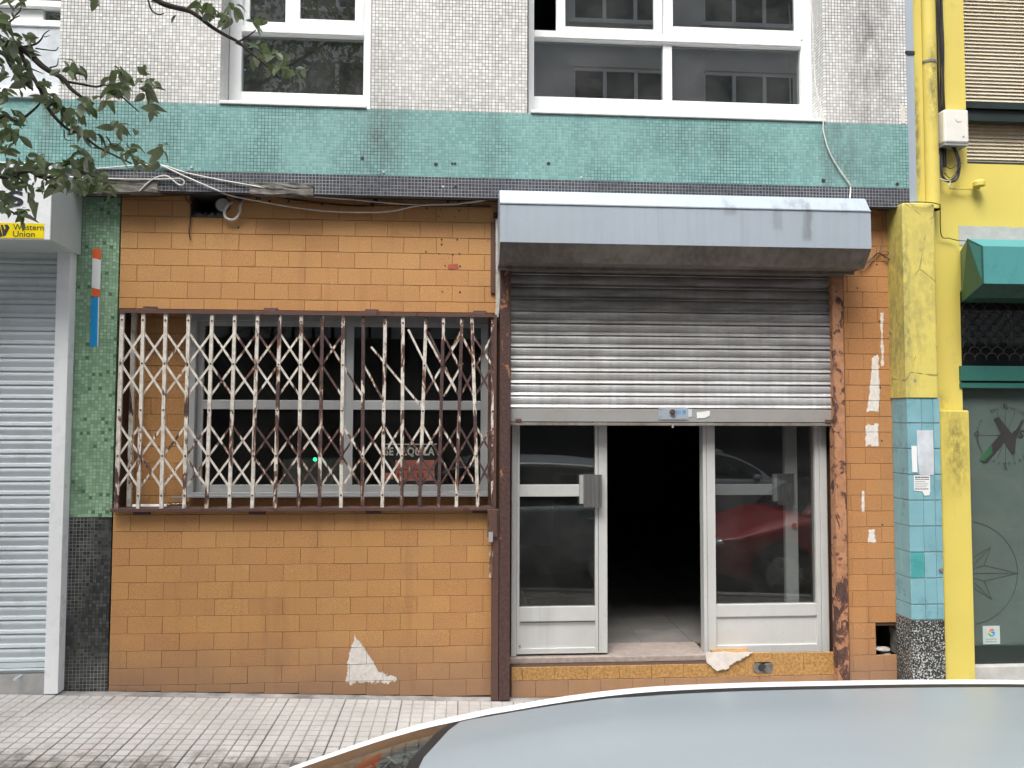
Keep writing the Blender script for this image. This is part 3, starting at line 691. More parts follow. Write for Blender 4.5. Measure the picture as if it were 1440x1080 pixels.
# ---------------------------------------------------------------- shop interior
ir = thing('shop_interior', 'dark empty shop room seen through the open doorway', 'room', (0, .4, .17))
FZ = TZ-.004
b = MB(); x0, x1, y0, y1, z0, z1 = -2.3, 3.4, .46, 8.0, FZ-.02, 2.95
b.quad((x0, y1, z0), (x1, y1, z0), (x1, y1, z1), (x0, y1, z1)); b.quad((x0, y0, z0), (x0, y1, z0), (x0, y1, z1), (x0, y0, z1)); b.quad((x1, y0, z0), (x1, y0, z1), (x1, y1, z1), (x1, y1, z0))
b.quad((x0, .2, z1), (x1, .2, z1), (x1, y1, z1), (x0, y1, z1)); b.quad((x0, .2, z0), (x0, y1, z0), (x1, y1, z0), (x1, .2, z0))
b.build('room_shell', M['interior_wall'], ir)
MB().box(1.02, 1.5, 3.2, 3.7, FZ, 1.05).build('counter', M['shop_dark'], ir)
ftm = MB().box(.0015, .3285, .0015, .3285, -.012, 0).mesh('floor_tile'); ftm.materials.append(M['floor_tile'])
for i in range(9):
    for j in range(12):
        o = bpy.data.objects.new('floor_tile', ftm); C.objects.link(o); o.parent = ir; o.location = Vector((.2+i*.33, .34+j*.33, FZ+rnd(-.0008, .0008))) - ir.location

# ---------------------------------------------------------------- aluminium shop window behind the grille
YW = .11
sw = thing('shop_window', 'grey aluminium sliding shop window behind the rusty scissor grille', 'window', (WX0, YW, WZ0))
def fbox(px0, py0, px1, py1, Y, d=.04):
    a = R(px0, py0, px1, py1, Y); return (a[0], a[1], Y, Y+d, a[2], a[3])
def addf(b, px0, py0, px1, py1, Y, d=.04): b.box(*fbox(px0, py0, px1, py1, Y, d)); return b
wz = lambda y: W(480, y, YW)[1]; wx = lambda x: W(x, 575, YW)[0]
X0, X1 = wx(266), wx(691); ZT, ZB = wz(446), wz(697)
b = MB().box(X0, X1, YW-.01, YW+.07, ZT-.03, ZT+.03).box(X0, X1, YW-.01, YW+.07, ZB, ZB+.022).box(X0, X0+.035, YW-.01, YW+.07, ZB+.022, ZT-.03).box(X1-.02, X1, YW-.01, YW+.07, ZB+.022, ZT-.03)
b.build('frame', M['alu'], sw, bevel=.002)
MB().box(X0-.08, X1+.02, YW-.035, YW-.011, ZB-.006, ZB+.004).build('sill', M['alu'], sw)
zm0, zm1 = wz(576), wz(563)
def sash(xa, xb, Y, parent, stl=.035):
    b = MB().box(xa, xa+stl, Y, Y+.025, ZB+.023, ZT-.031).box(xb-stl, xb, Y, Y+.025, ZB+.023, ZT-.031)
    b.box(xa+stl, xb-stl, Y, Y+.025, ZB+.023, wz(682)).box(xa+stl, xb-stl, Y, Y+.025, wz(459), ZT-.031).box(xa+stl, xb-stl, Y-.002, Y+.025, zm0, zm1)
    s = b.build('sash', M['alu'], parent, bevel=.002)
    MB().box(xa+stl, xb-stl, Y+.010, Y+.015, wz(682), zm0).build('pane', M['pane_shop'], s)
    MB().box(xa+stl, xb-stl, Y+.010, Y+.015, zm1, wz(459)).build('pane', M['pane_shop'], s)
sash(X0+.036, wx(489), YW+.03, sw); sash(wx(486), X1-.021, YW, sw, .045)
# sign behind the glass
YS = .15
sg = thing('for_rent_sign', 'black SE ALQUILA sign over a faded red card behind the shop window', 'sign', W3(577, 678, YS))
a = R(541, 624, 614, 648, YS); MB().box(a[0], a[1], YS, YS+.004, a[2]-.2, a[3]).build('board', M['board_black'], sg)
b = MB(); b.box(a[0], a[1], YS-.001, YS, a[3]-.006, a[3]); b.build('border', M['cream_ink'], sg)
text('SE ALQUILA', *R(541, 629, 611, 642.5, YS)[:4], YS, 'lettering', M['cream_ink'], sg, bold=.03)
for r_ in ((556, 647, 611, 660), (556, 661, 611, 676), (541, 665, 553, 674)):
    a = R(*r_, YS); MB().box(a[0], a[1], YS-.002, YS-.0002, a[2], a[3]).build('card', M['salmon'], sg)
a = R(556, 661, 611, 676, YS)
b = MB()
for k in range(7):
    x = a[0]+.012+k*.03; b.box(x, x+.012, YS-.003, YS-.002, a[2]+.018, a[3]-.018)
b.build('faded_digits', M['red_mark'], sg)
# small green indicator lamp inside
t = NT('green_indicator'); t.set((.0, .3, .1), .4); t.put(t.b.inputs['Emission Color'], (.02, 1, .25, 1)); t.put(t.b.inputs['Emission Strength'], 3.0)
o = MB().cyl(W3(443, 646, .5), (0, -1, 0), .012, .02, 12, r2=.006).build('indicator_lamp', t.m); tag(o, 'tiny lit green lamp glowing in the dark behind the shop window', 'lamp')
# papers and bottle left on the grille ledge
o = MB().tube([W3(187, 712, .03), W3(235, 712, .035)], .012, 8).build('rolled_paper', M['paper_white']); tag(o, 'rolled white paper lying on the ledge at the left end of the grille', 'paper')
o = MB().tube([W3(236, 711, .03), W3(258, 710, .045)], .017, 8).tube([W3(258, 710, .045), W3(266, 706, .05)], .013, 8, r1=.006).build('plastic_bottle', M['opp_glass']); tag(o, 'small crushed clear bottle on the ledge behind the grille', 'bottle')
# inside blind box dim shapes behind the window
o = MB().box(-1.2, -.75, .7, 1.0, .2, 1.35).build('cardboard_box', M['stone'], None); tag(o, 'dim box shape standing inside behind the left window sash', 'box')

# ---------------------------------------------------------------- scissor grille
gr = thing('scissor_grille', 'folding scissor grille with peeling cream paint over the shop window', 'grille', W3(430, 716, -.02))
YG = -.028
def zg(y, x=430): return W(x, y, YG)[1]
ztop, zbot = zg(441), zg(713)
def pxbar(px): return W(px, 577, YG)[0]
tops = [173, 202.6, 234, 266, 299, 331, 363, 394, 424.3, 453.9, 483.2, 511.3, 542, 567, 599.4, 623.8, 649.7, 663.5, 692.8]
bots = [164.4, 195, 227.5, 259.7, 291, 323, 355, 387, 420, 449.3, 479.7, 509.6, 537.7, 565, 590, 616.7, 641.6, 671.8, 692.8]
XT = [W(p, 441, YG)[0] for p in tops]; XBt = [W(p, 713, YG)[0] for p in bots]
a0, a1 = XT[0]-.012, XT[-1]+.01
MB().extr([(YG-.022, ztop-.012), (YG-.022, ztop+.012), (.004, ztop+.014), (.004, ztop+.008), (YG-.014, ztop+.006), (YG-.014, ztop-.012)], a0, a1).build('top_rail', M['rail_iron'], gr, bevel=.001)
MB().box(a0-.02, a1, YG-.026, YG+.012, zbot-.022, zbot-.003).box(a0-.02, a1, YG+.015, YG+.05, zbot-.012, zbot+.0).build('bottom_rail', M['rail_iron'], gr, bevel=.001)
for px in (211, 381, 523, 675):
    x = W(px, 435, -.01)[0]; MB().box(x-.04, x+.04, -.012, .0, ztop+.016, ztop+.034).box(x-.03, x+.03, -.03, -.012, ztop+.013, ztop+.020).build('bracket', M['rail_iron'], gr, bevel=.002)
for px in (200, 362, 525, 675):
    x = W(px, 720, -.01)[0]; MB().box(x-.045, x+.045, -.03, 0, zbot-.042, zbot-.024).build('bracket', M['rail_iron'], gr, bevel=.002)
MB().box(a1-.002, a1+.014, YG-.02, YG+.06, zbot-.02, ztop+.005).box(a1-.03, a1-.004, .05, .09, zbot-.02, ztop+.005).build('end_frame', M['rail_iron'], gr)
MB().box(XT[0]-.02+.035, XT[0]+.04, .05, .075, zbot, ztop).build('end_frame', M['grille'], gr)
TIERS = [[zg(467, 300), zg(512, 300), zg(557, 300)], [zg(597, 300), zg(641, 300), zg(686, 300)]]
def xbar(i, z):
    t = (ztop-z)/(ztop-zbot); return XT[i]*(1-t)+XBt[i]*t
bw = .0195
for i in range(len(XT)):
    w = bw/2*(1.15 if i == 0 else 1) ; e = rnd(-.002, .002)
    b = MB()
    for (ya, yb_, ww) in ((YG-.013, YG-.009, w), ):
        v = [(XBt[i]-w, ya, zbot-.003), (XBt[i]+w, ya, zbot-.003), (XT[i]+w, ya, ztop-.004), (XT[i]-w, ya, ztop-.004)]
        vb = [(x_, yb_, z_) for x_, _, z_ in v]
        b.add(v+vb, [(0, 1, 2, 3), (7, 6, 5, 4), (0, 4, 5, 1), (2, 6, 7, 3), (1, 5, 6, 2), (0, 3, 7, 4)])
        # channel flanges
        for s in (-1, 1):
            o_ = s*(w-.0015)
            fl = [(XBt[i]+o_-.0015, YG-.009, zbot-.003), (XBt[i]+o_+.0015, YG-.009, zbot-.003), (XT[i]+o_+.0015, YG-.009, ztop-.004), (XT[i]+o_-.0015, YG-.009, ztop-.004)]
            fb = [(x_, YG+.003, z_) for x_, _, z_ in fl]
            b.add(fl+fb, [(0, 1, 2, 3), (7, 6, 5, 4), (0, 4, 5, 1), (2, 6, 7, 3), (1, 5, 6, 2), (0, 3, 7, 4)])
    bar = b.build('upright', M['grille'], gr)
    rv = MB()
    for z in (ztop-.05, TIERS[0][1], (TIERS[0][2]+TIERS[1][0])/2, TIERS[1][1], zbot+.07):
        rv.cyl((xbar(i, z), YG-.013, z), (0, -1, 0), .0062, .004, 8, r2=.004)
    rv.build('rivets', M['rail_iron'], bar)['kind'] = 'stuff'
def strip(pa, pb, Y, par, w=.0062, th=.003):
    a, c = Vector((pa[0], Y, pa[1])), Vector((pb[0], Y, pb[1])); d = (c-a).normalized(); n = Vector((-d.z, 0, d.x))*w; k = Vector((0, th, 0))
    a = a - d*.008; c = c + d*.008
    v = [a-n, c-n, c+n, a+n, a-n+k, c-n+k, c+n+k, a+n+k]
    MB().add(v, [(0, 1, 2, 3), (7, 6, 5, 4), (0, 4, 5, 1), (2, 6, 7, 3), (1, 5, 6, 2), (0, 3, 7, 4)]).build('lattice_strip', M['grille'], par)
nb = len(XT)
for tz in TIERS:
    up = tz is TIERS[0]
    for i in range(-1, nb-1):
        j0, j1 = max(i, 0), min(i+2, nb-1)
        if up and i in (10, 11, 12, 13) : continue
        zs = lambda k: tz[k]
        za = zs(0) if i >= 0 else zs(1); zc = zs(2) if i+2 <= nb-1 else zs(1)
        strip((xbar(j0, za), za), (xbar(j1, zc), zc), YG-.007, gr)
        za = zs(2) if i >= 0 else zs(1); zc = zs(0) if i+2 <= nb-1 else zs(1)
        if up and i in (9, 15): continue
        strip((xbar(j0, za), za), (xbar(j1, zc), zc), YG+.0, gr)
# broken loose lattice strips in the upper middle
strip(W(523, 489, YG), W(592, 571, YG), YG+.004, gr); strip(W(575, 465, YG), W(622, 560, YG), YG-.004, gr); strip(W(603, 468, YG), W(648, 563, YG), YG+.004, gr); strip(W(511.5, 512, YG), W(537, 560, YG), YG-.006, gr); strip(W(648, 466, YG), W(622, 515, YG), YG+.006, gr); strip(W(625, 556, YG), W(650, 512, YG), YG+.006, gr)

# ---------------------------------------------------------------- roller shutter of the doorway
rs = thing('roller_shutter', 'sooty galvanised roller shutter pulled half down with its bent steel housing', 'shutter', (.3, 0, 1.6))
hx0, hx1 = W(703, 300, -.3)[0], W(1222, 312, -.3)[0]
zt0 = W(703, 267, -.3)[1]; z_a = W(960, 291, -.32)[1]; z_b = W(960, 345, -.32)[1]; z_t = W(960, 273.5, -.26)[1]
z_c = z_b-.085
sh = -.235
pf = [(0, z_t+.0), (-.26, z_t), (-.32, z_a), (-.322, z_b), (-.25, z_c), (-.235, z_c-.012), (-.12, z_c-.012)]
b = MB()
def strip_faces(b, prof, xa, xb, mis, nx=1):
    for i in range(len(prof)-1):
        (y0_, z0_), (y1_, z1_) = prof[i], prof[i+1]
        for k in range(nx):
            a = xa+(xb-xa)*k/nx; c = xa+(xb-xa)*(k+1)/nx
            b.quad((a, y0_, z0_), (a, y1_, z1_), (c, y1_, z1_), (c, y0_, z0_), mis[i])
strip_faces(b, pf[:4], hx0, hx1, [0, 0, 0])
b.add([(hx0, y, z) for y, z in pf]+[(hx0, -.0, z_c-.012)], [tuple(range(8))], 0); b.add([(hx1, y, z) for y, z in pf]+[(hx1, -.0, z_c+.02)], [tuple(range(7, -1, -1))], 0)
me = b.mesh('housing'); hsg = link('housing', me, M['galv'], rs)
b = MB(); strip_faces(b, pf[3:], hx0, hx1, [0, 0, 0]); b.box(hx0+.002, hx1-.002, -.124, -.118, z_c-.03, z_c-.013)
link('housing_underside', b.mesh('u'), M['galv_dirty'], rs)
b = MB().box(hx0-.0015, hx1+.0015, -.325, -.3205, z_a-.004, z_a+.0025); b.build('fold_edge', M['galv'], rs)
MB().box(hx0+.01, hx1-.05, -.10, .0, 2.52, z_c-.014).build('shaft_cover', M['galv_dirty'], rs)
# slats
SX0, SX1 = W(717, 480, -.01)[0], W(1171, 480, -.01)[0]
zbar1, zbar0 = W(945, 574.5, -.01)[1], W(945, 594, -.01)[1]
SP = .0735
prf = [(0, 1.0), (-.005, .93), (-.0085, .80), (-.010, .62), (-.0085, .44), (-.004, .33), (-.002, .29), (-.010, .13), (-.0125, .07), (-.010, .03), (.003, .005), (.006, .0), (.006, 1.0)]
def slat_mesh(name, x0, x1, sp, prof, nx=6, amp=.0012):
    b = MB(); n = len(prof)
    ph = 0
    v = []
    for k in range(nx+1):
        x = x0+(x1-x0)*k/nx; d = amp*sin(k*1.7)
        v += [(x, y+d, z*sp) for y, z in prof]
    b.add(v, [(k*n+i, k*n+(i+1) % n, (k+1)*n+(i+1) % n, (k+1)*n+i) for k in range(nx) for i in range(n)]); return b.mesh(name)
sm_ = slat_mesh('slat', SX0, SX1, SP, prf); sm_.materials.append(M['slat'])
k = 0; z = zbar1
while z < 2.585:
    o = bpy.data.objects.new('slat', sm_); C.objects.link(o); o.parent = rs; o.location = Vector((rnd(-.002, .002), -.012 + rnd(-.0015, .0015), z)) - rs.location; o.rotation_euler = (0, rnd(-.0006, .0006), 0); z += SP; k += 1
b = MB().extr([(-.018, zbar0+.004), (-.020, zbar1-.006), (-.014, zbar1-.001), (.004, zbar1-.001), (.004, zbar0)], SX0, SX1)
bb = b.build('bottom_bar', M['slat_bar'], rs)
MB().box(SX0, SX1, -.026, -.006, zbar0-.020, zbar0-.003).build('bottom_lip', M['galv_dirty'], rs, bevel=.002)
a = R(926, 573, 968, 590, -.024); lp = MB().box(a[0], a[1], -.023, -.0202, a[2], a[3]).build('lock_plate', M['galv'], rs)
MB().cyl(W3(945.5, 579.5, -.023), (0, -1, 0), .017, .014, 16).cyl(W3(945.5, 579.5, -.037), (0, -1, 0), .008, .003, 10).build('lock_cylinder', M['rail_iron'], lp)
b = MB()
for px, w in ((951, 1), (953.5, .8), (955.5, 1), (960, .8), (962.5, 1)):
    r_ = R(px, 577, px+w*1.4, 582.5, -.0236); b.box(r_[0], r_[1], -.0240, -.0232, r_[2], r_[3])
b.build('blue_stamp', M['blue_film'], lp)
for px, py in ((928.5, 575), (928.5, 585), (961.5, 577), (961.5, 587)): MB().cyl(W3(px, py, -.023), (0, -1, 0), .005, .004, 8).build('screw', M['slat_bar'], lp)
scar('torn_label', [W(980, 579.5, -.021), W(998, 577.5, -.021), W(998, 584, -.021), W(991, 588, -.021), W(980, 588.5, -.021)], -.0208, M['paper_white'], rs, .002, 3, .001)
scar('torn_label', [W(968, 575, -.021), W(973, 575, -.021), W(973, 586, -.021), W(968, 587, -.021)], -.0208, M['paper'], rs, .001, 2, .001)
MB().cyl(W3(946, 597, -.03), (0, 0, -1), .006, .02, 8).build('bolt', M['alu'], rs)
for px in (729, 1164): MB().box(W(px, 590, -.02)[0]-.018, W(px, 590, -.02)[0]+.018, -.03, -.018, zbar0-.003, zbar0+.02).build('stop_bracket', M['rail_iron'], rs, bevel=.003)
# guide rails
gx = lambda a, c: (W(a, 700, -.06)[0], W(c, 700, -.06)[0])
g0, g1 = gx(702.5, 717.5); zgd = ground(.25)+.003
MB().box(g0, g1, -.065, -.035, zgd, z_c-.01).box(g0, g0+.012, -.035, .0, zgd, z_c-.01).build('guide_rail', M['post_left'], rs, bevel=.003)
g2, g3 = gx(1175, 1190.5)
MB().box(g2, g3, -.06, -.03, ground(2.35), z_c-.01).box(g3-.012, g3, -.03, .0, ground(2.35), z_c-.01).box(g2, g2+.006, -.03, .005, ground(2.35), z_c-.01).build('guide_rail', M['post_iron'], rs, bevel=.003)

# rusty folding bar parts at the left of the shutter
fp = thing('hinged_iron_post', 'short rusty iron post with a lock left of the shutter guide', 'post', W3(698, 983, -.05))
a = R(691, 716, 701, 984, -.05); MB().box(a[0], a[1], -.06, -.02, ground(.2), a[3]).build('post', M['rail_iron'], fp, bevel=.002)
a = R(685.5, 716, 699, 748, -.062); MB().box(a[0], a[1], -.075, -.061, a[2]-.03, a[3]).build('lock_case', M['rail_iron'], fp, bevel=.003)
a = R(687, 748, 693, 762, -.076); MB().box(a[0], a[1], -.079, -.0752, a[2], a[3]).build('latch_plate', M['alu'], fp)
a = R(688, 776, 693, 812, -.062); MB().box(a[0], a[1], -.068, -.061, a[2], a[3]).build('latch_strip', M['rusty_white'], fp)
fl = thing('flat_iron_strip', 'flaking white flat iron strip beside the left end of the shutter housing', 'bracket', W3(697, 447, -.01))
poly('plate', [(697, 308), (701.5, 308), (703, 365), (703, 420), (701, 446), (696, 446), (697, 430)], -.035, M['rusty_white'], fl, .004)
a = R(690, 313, 696, 412, -.012); MB().box(a[0], a[1], -.016, -.0005, a[2], a[3]).build('back_bar', M['rail_iron'], fl)
a = R(694, 299, 700, 306, -.02); MB().box(a[0], a[1], -.03, 0, a[2], a[3]).build('clip', M['black_metal'], fl)

# ---------------------------------------------------------------- aluminium door
YD = .10
dr = thing('shop_door', 'grey aluminium glazed shop door, one leaf shut and the middle standing open', 'door', (.31, YD, TZ))
def R2(x0, y0, x1, y1, Y=YD): return R(x0, y0, x1, y1, Y)
topz = 1.75
def zD(py, px=780): return W(px, py, YD)[1]
def xD(px, py=760): return W(px, py, YD)[0]
zb0 = TZ+.003
j0, j1, jG0, jG1, jS = xD(719), xD(727), xD(729), xD(836.5), xD(853.5)
MB().box(j0, j1-.004, YD-.02, YD+.05, zb0, topz).build('jamb', M['alu_door'], dr, bevel=.002)
zr0, zr1 = zD(698), zD(681.5); zp1 = zD(853)
lf = MB().box(j1-.002, jG0+.006, YD-.012, YD+.03, zb0+.01, topz).box(jG1, jS, YD-.012, YD+.03, zb0+.01, topz).box(jG0+.006, jG1, YD-.010, YD+.03, zr0, zr1).box(jG0+.006, jG1, YD-.010, YD+.03, zD(873), zp1).box(jG0+.006, jG1, YD-.010, YD+.03, zb0+.01, zD(911)).build('leaf', M['alu_door'], dr, bevel=.002)
MB().box(jG0+.006, jG1, YD+.002, YD+.02, zD(911), zD(873)).build('kick_panel', M['alu_door'], lf)
MB().box(jG0+.006, jG1, YD+.008, YD+.013, zr1, topz-.02).build('pane', M['pane_door'], lf); MB().box(jG0+.006, jG1, YD+.008, YD+.013, zp1, zr0).build('pane', M['pane_door'], lf)
MB().box(jG1+.018, jG1+.021, YD-.0135, YD-.0115, zb0+.02, topz).box(jG0+.01, jG1-.004, YD-.012, YD-.0095, zD(874.5), zD(873.5)).build('groove', M['shop_dark'], lf)
def handle(x0, y0, x1, y1, Y, par):
    a = R(x0, y0, x1, y1, Y); b = MB(); n = 9; w = (a[1]-a[0])/n
    for k in range(n):
        xx = a[0]+k*w; dd = .006 if k % 2 else 0
        if k in (0, n-1): dd = -.004
        b.box(xx, xx+w, Y+dd, Y+.02, a[2], a[3])
    h = b.build('handle', M['alu_ribbed'], par); MB().box(a[0]-.022, a[1]+.006, Y+.021, Y+.05, a[2]+.02, a[3]-.005).build('handle_mount', M['alu'], h)
handle(821, 667.5, 846.5, 713.5, YD-.065, lf)
a = W(731, 909, YD-.013); MB().cyl((a[0], YD-.013, a[1]), (0, -1, 0), .007, .003, 10).build('screw', M['galv_dirty'], lf)
# right hand fixed light
k0, k1, k2, k3, k4 = xD(988), xD(1005), xD(1146), xD(1152), xD(1162)
zl0 = W(1080, 917, YD)[1]
fx = MB().box(k0, k1, YD-.02, YD+.05, zb0-.01, topz).box(k2, k3, YD-.015, YD+.04, zl0, topz).box(k3+.002, k4, YD-.02, YD+.05, zl0, topz)
fx.box(k1, k2, YD-.012, YD+.035, zD(866, 1080), zD(849, 1080)).box(k1, k2, YD-.012, YD+.035, zl0, zD(906, 1080))
fxo = fx.build('fixed_frame', M['alu_door'], dr, bevel=.002)
MB().box(k1, k2, YD+.0, YD+.02, zD(906, 1080), zD(866, 1080)).build('kick_panel', M['alu_door'], fxo)
MB().box(k1, k2, YD+.008, YD+.013, zD(849, 1080), topz-.02).build('pane', M['pane_door'], fxo)
MB().box(k0+.021, k0+.0235, YD-.0215, YD-.0195, zb0, topz).build('groove', M['galv_dirty'], fxo)
# open leaf folded behind the fixed light
YI = .17
ol = MB(); q0, q1 = W(1104.5, 720, YI)[0], W(1122, 720, YI)[0]; zI = lambda p: W(1080, p, YI)[1]
ol.box(q0, q1, YI, YI+.035, FZ+.02, topz).box(k1-.02, k1+.02, YI, YI+.035, FZ+.02, topz).box(k1+.02, q0, YI+.002, YI+.033, zI(696), zI(681)).box(k1+.02, q0, YI+.002, YI+.033, FZ+.02, zI(850))
olo = ol.build('open_leaf', M['alu_door'], dr, bevel=.002)
handle(1095, 666, 1117, 710, YI-.045, olo)
MB().cyl(W3(1116.5, 738, YI-.002), (0, -1, 0), .014, .012, 12).build('lock', M['red_mark'], olo)
# jamb tiles to the right of the door
rv = thing('tiled_door_reveal', 'thin strip of brown tiles just right of the door frame behind the shutter guide', 'wall', (k4, .12, .2))
MB().box(k4+.001, 2.5, YD+.03, .3, .0, 2.6).build('wall_core', M['joint'], rv)
lay_tiles(rv, k4+.003, 2.334, W(1160, 915, YD)[1], 1.75, YD+.03, M['tile_right'], phase=.05)
MB().box(.30, PX0, .05, .3, topz, 2.95).build('lintel', M['black_soffit'], rv)
MB().box(.2985, .305, .0, .3, .0, 2.9).build('left_reveal', M['joint'], rv)

# ---------------------------------------------------------------- upper storey
YF = -.12
ub = thing('apartment_building', 'upper storey in white, teal and dark mosaic with white windows above the shop', 'building', (0, YF, 2.93))
zT = W(700, 158.5, YF)[1]; zM = W(700, 251, YF)[1]; zB = W(700, 279, YF)[1]
XR = W(1276, 150, YF)[0]
def opening(px0, px1, pym=90): return W(px0, pym, YF)[0], W(px1, pym, YF)[0]
o1 = opening(310, 521.5); o2 = opening(741.5, 1158); oL = (-4.6, W(83, 90, YF)[0])
YR = .04
ops = [(o1[0], o1[1], zT+.0, 4.75), (o2[0], o2[1], zT+.0, 4.75), (oL[0], oL[1], zT, 4.75)]
b = MB(); holes_wall(b, -9, XR, zT+.0, 6.6, YF, .25, ops); b.build('white_mosaic', M['white_mosaic'], ub)
MB().box(-9, XR, YF-.001, .25, zM, zT-.0005).build('teal_band', M['teal_mosaic'], ub)
MB().box(-9, XR, YF-.002, -.07, zB, zM-.0005).build('dark_band', M['dark_mosaic'], ub)
MB().box(-9, XR, -.069, .44, zB+.012, zM-.0015).build('soffit', M['black_soffit'], ub)
MB().box(-9, XR+3, YF, 3, 6.6, 9.0).build('storey_above', M['white_mosaic'], ub)
# broken concrete lumps under the dark band
def lump(px0, py0, px1, py1, Y, d=.06):
    a = R(px0, py0, px1, py1, Y); bm = bmesh.new(); bmesh.ops.create_cube(bm, size=1)
    bmesh.ops.subdivide_edges(bm, edges=bm.edges, cuts=5, use_grid_fill=True)
    for v in bm.verts:
        v.co = Vector((a[0]+(v.co.x+.5)*(a[1]-a[0]), Y+(v.co.y+.5)*d, a[2]+(v.co.z+.5)*(a[3]-a[2]))) + Vector((rnd(-.004, .004), rnd(-.004, .004), rnd(-.005, .005)))
    me = bpy.data.meshes.new('concrete_lump'); bm.to_mesh(me); bm.free(); link('concrete_lump', me, M['concrete'], ub)
lump(352, 257, 440, 273, YF-.012); lump(120, 250, 222, 269, YF-.012); lump(60, 262, 150, 270, YF-.01)
for px, py, r in ((509.5, 222.5, .011), (771.5, 230, .011), (613, 231, .012), (636, 230, .008), (640, 230, .008), (532, 267, .006), (619, 264, .009), (641, 263, .011), (1158, 254, .013), (1262, 259, .012)):
    MB().cyl(W3(px, py, YF-.003), (0, 1, 0), r, .002, 9).build('bolt_hole', M['board_black'], ub)
for px, py in ((269, 235), (539.5, 241.5), (817.5, 249), (623, 262)):
    MB().cyl(W3(px, py, YF-.008), (0, 1, 0), .006, .008, 10).build('wall_plug', M['plaster'], ub)
scar('grout_patch', [W(1260, 145, YF), W(1272, 150, YF), W(1273, 174, YF), W(1268, 174, YF), W(1266, 150, YF)], YF-.001, M['plaster'], ub, .003, 4, .002)

def zR(py, px): return W(px, py, YR)[1]
def xR(px, py=100): return W(px, py, YR)[0]
def upper_window(x0, x1, jl, jr, sill0, ztr0, ztr1, muns, zg0, sashes, parent, sx1=None):
    """outer frame with fixed lights below a transom and sliding sashes above. all world coordinates"""
    top = 4.78
    b = MB().box(x0, x0+jl, YR, YR+.06, zT+.02, top).box(x1-jr, x1, YR, YR+.06, zT+.02, top).box(x0+jl, x1-jr, YR, YR+.06, zT+.02, zg0).box(x0+jl, x1-jr, YR-.01, YR+.06, ztr0, ztr1)
    for m0, m1 in muns: b.box(m0, m1, YR+.005, YR+.06, zg0, ztr0)
    w = b.build('window', M['pvc'], parent, bevel=.003)
    MB().box(x0+jl, x1-jr, YR-.014, YR-.0105, ztr0+.008, ztr0+.016).build('rail_groove', M['pvc_old'], w)
    e = [x0+jl] + [v for m in muns for v in m] + [x1-jr]
    for i in range(0, len(e), 2): MB().box(e[i], e[i+1], YR+.028, YR+.034, zg0, ztr0).build('pane', M['pane_up'], w)
    for (s0, s1, st, br, yy) in sashes:
        sb = MB().box(s0, s0+st, yy, yy+.03, ztr1+.001, top).box(s1-st, s1, yy, yy+.03, ztr1+.001, top).box(s0+st, s1-st, yy, yy+.03, ztr1+.001, ztr1+br).build('sash', M['pvc'], w, bevel=.003)
        MB().box(s0+st, s1-st, yy+.012, yy+.017, ztr1+br, top).build('pane', M['pane_up'], w)
    MB().box(x0-.0, (sx1 or x1)-.002, YF-.012, YR+.0, zT+.002, zT+.022).build('sill', M['pvc_old'], w, bevel=.003)
    return w
wR = upper_window(xR(743), xR(1145), xR(751)-xR(743), xR(1145)-xR(1126), 0, zR(61.5, 940), zR(50, 940), [(xR(933), xR(945.5))], zR(141, 940),
    [(xR(783), xR(934), .058, .05, YR+.028), (xR(934), xR(1130), .058, .06, YR-.004)], ub, W(1160, 165, YF)[0])
wL = upper_window(xR(322), xR(521), xR(339)-xR(322), xR(521)-xR(511), 0, zR(50, 420), zR(40, 420), [], zR(131, 420),
    [(xR(336), xR(410), .05, .05, YR+.028), (xR(408), xR(511), .055, .06, YR-.004)], ub)
# left balcony glazing at the picture's edge
b = MB(); zx = lambda p: W(40, p, YR)[1]; xx1 = W(82, 90, YR)[0]+.02
b.box(-4.4, xx1, YR, YR+.05, zx(146), zx(121)).box(-4.4, xx1, YR, YR+.05, zx(36), zx(27)).box(-4.4, xx1, YR-.02, YR+.05, zx(11), zx(2)).box(-4.4, xx1-.12, YR+.01, YR+.04, zx(27), zx(12))
wB = b.build('window', M['pvc'], ub, bevel=.003)
MB().box(-4.4, xx1, YR+.01, YR+.02, zx(121), zx(36)).build('infill_panel', M['paper'], wB)
MB().box(-4.4, xx1, YR+.042, YR+.048, zx(2), 4.75).box(xx1-.12, xx1, YR+.03, YR+.035, zx(27), zx(12)).build('pane', M['pane_up'], wB)
MB().box(-4.6, oL[1]-.002, YF-.02, YR, zT+.002, zT+.03).build('sill', M['pvc_old'], wB)
# rooms behind the upper windows
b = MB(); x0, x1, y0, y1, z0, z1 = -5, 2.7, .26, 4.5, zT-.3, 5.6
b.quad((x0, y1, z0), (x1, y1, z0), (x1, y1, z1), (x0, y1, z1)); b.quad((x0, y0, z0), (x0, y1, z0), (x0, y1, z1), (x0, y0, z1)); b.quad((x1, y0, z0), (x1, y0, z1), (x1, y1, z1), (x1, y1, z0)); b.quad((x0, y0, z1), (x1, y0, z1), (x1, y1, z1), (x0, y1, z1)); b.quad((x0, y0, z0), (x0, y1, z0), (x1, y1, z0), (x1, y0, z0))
b.build('room_shell', M['room_wall'], ub)

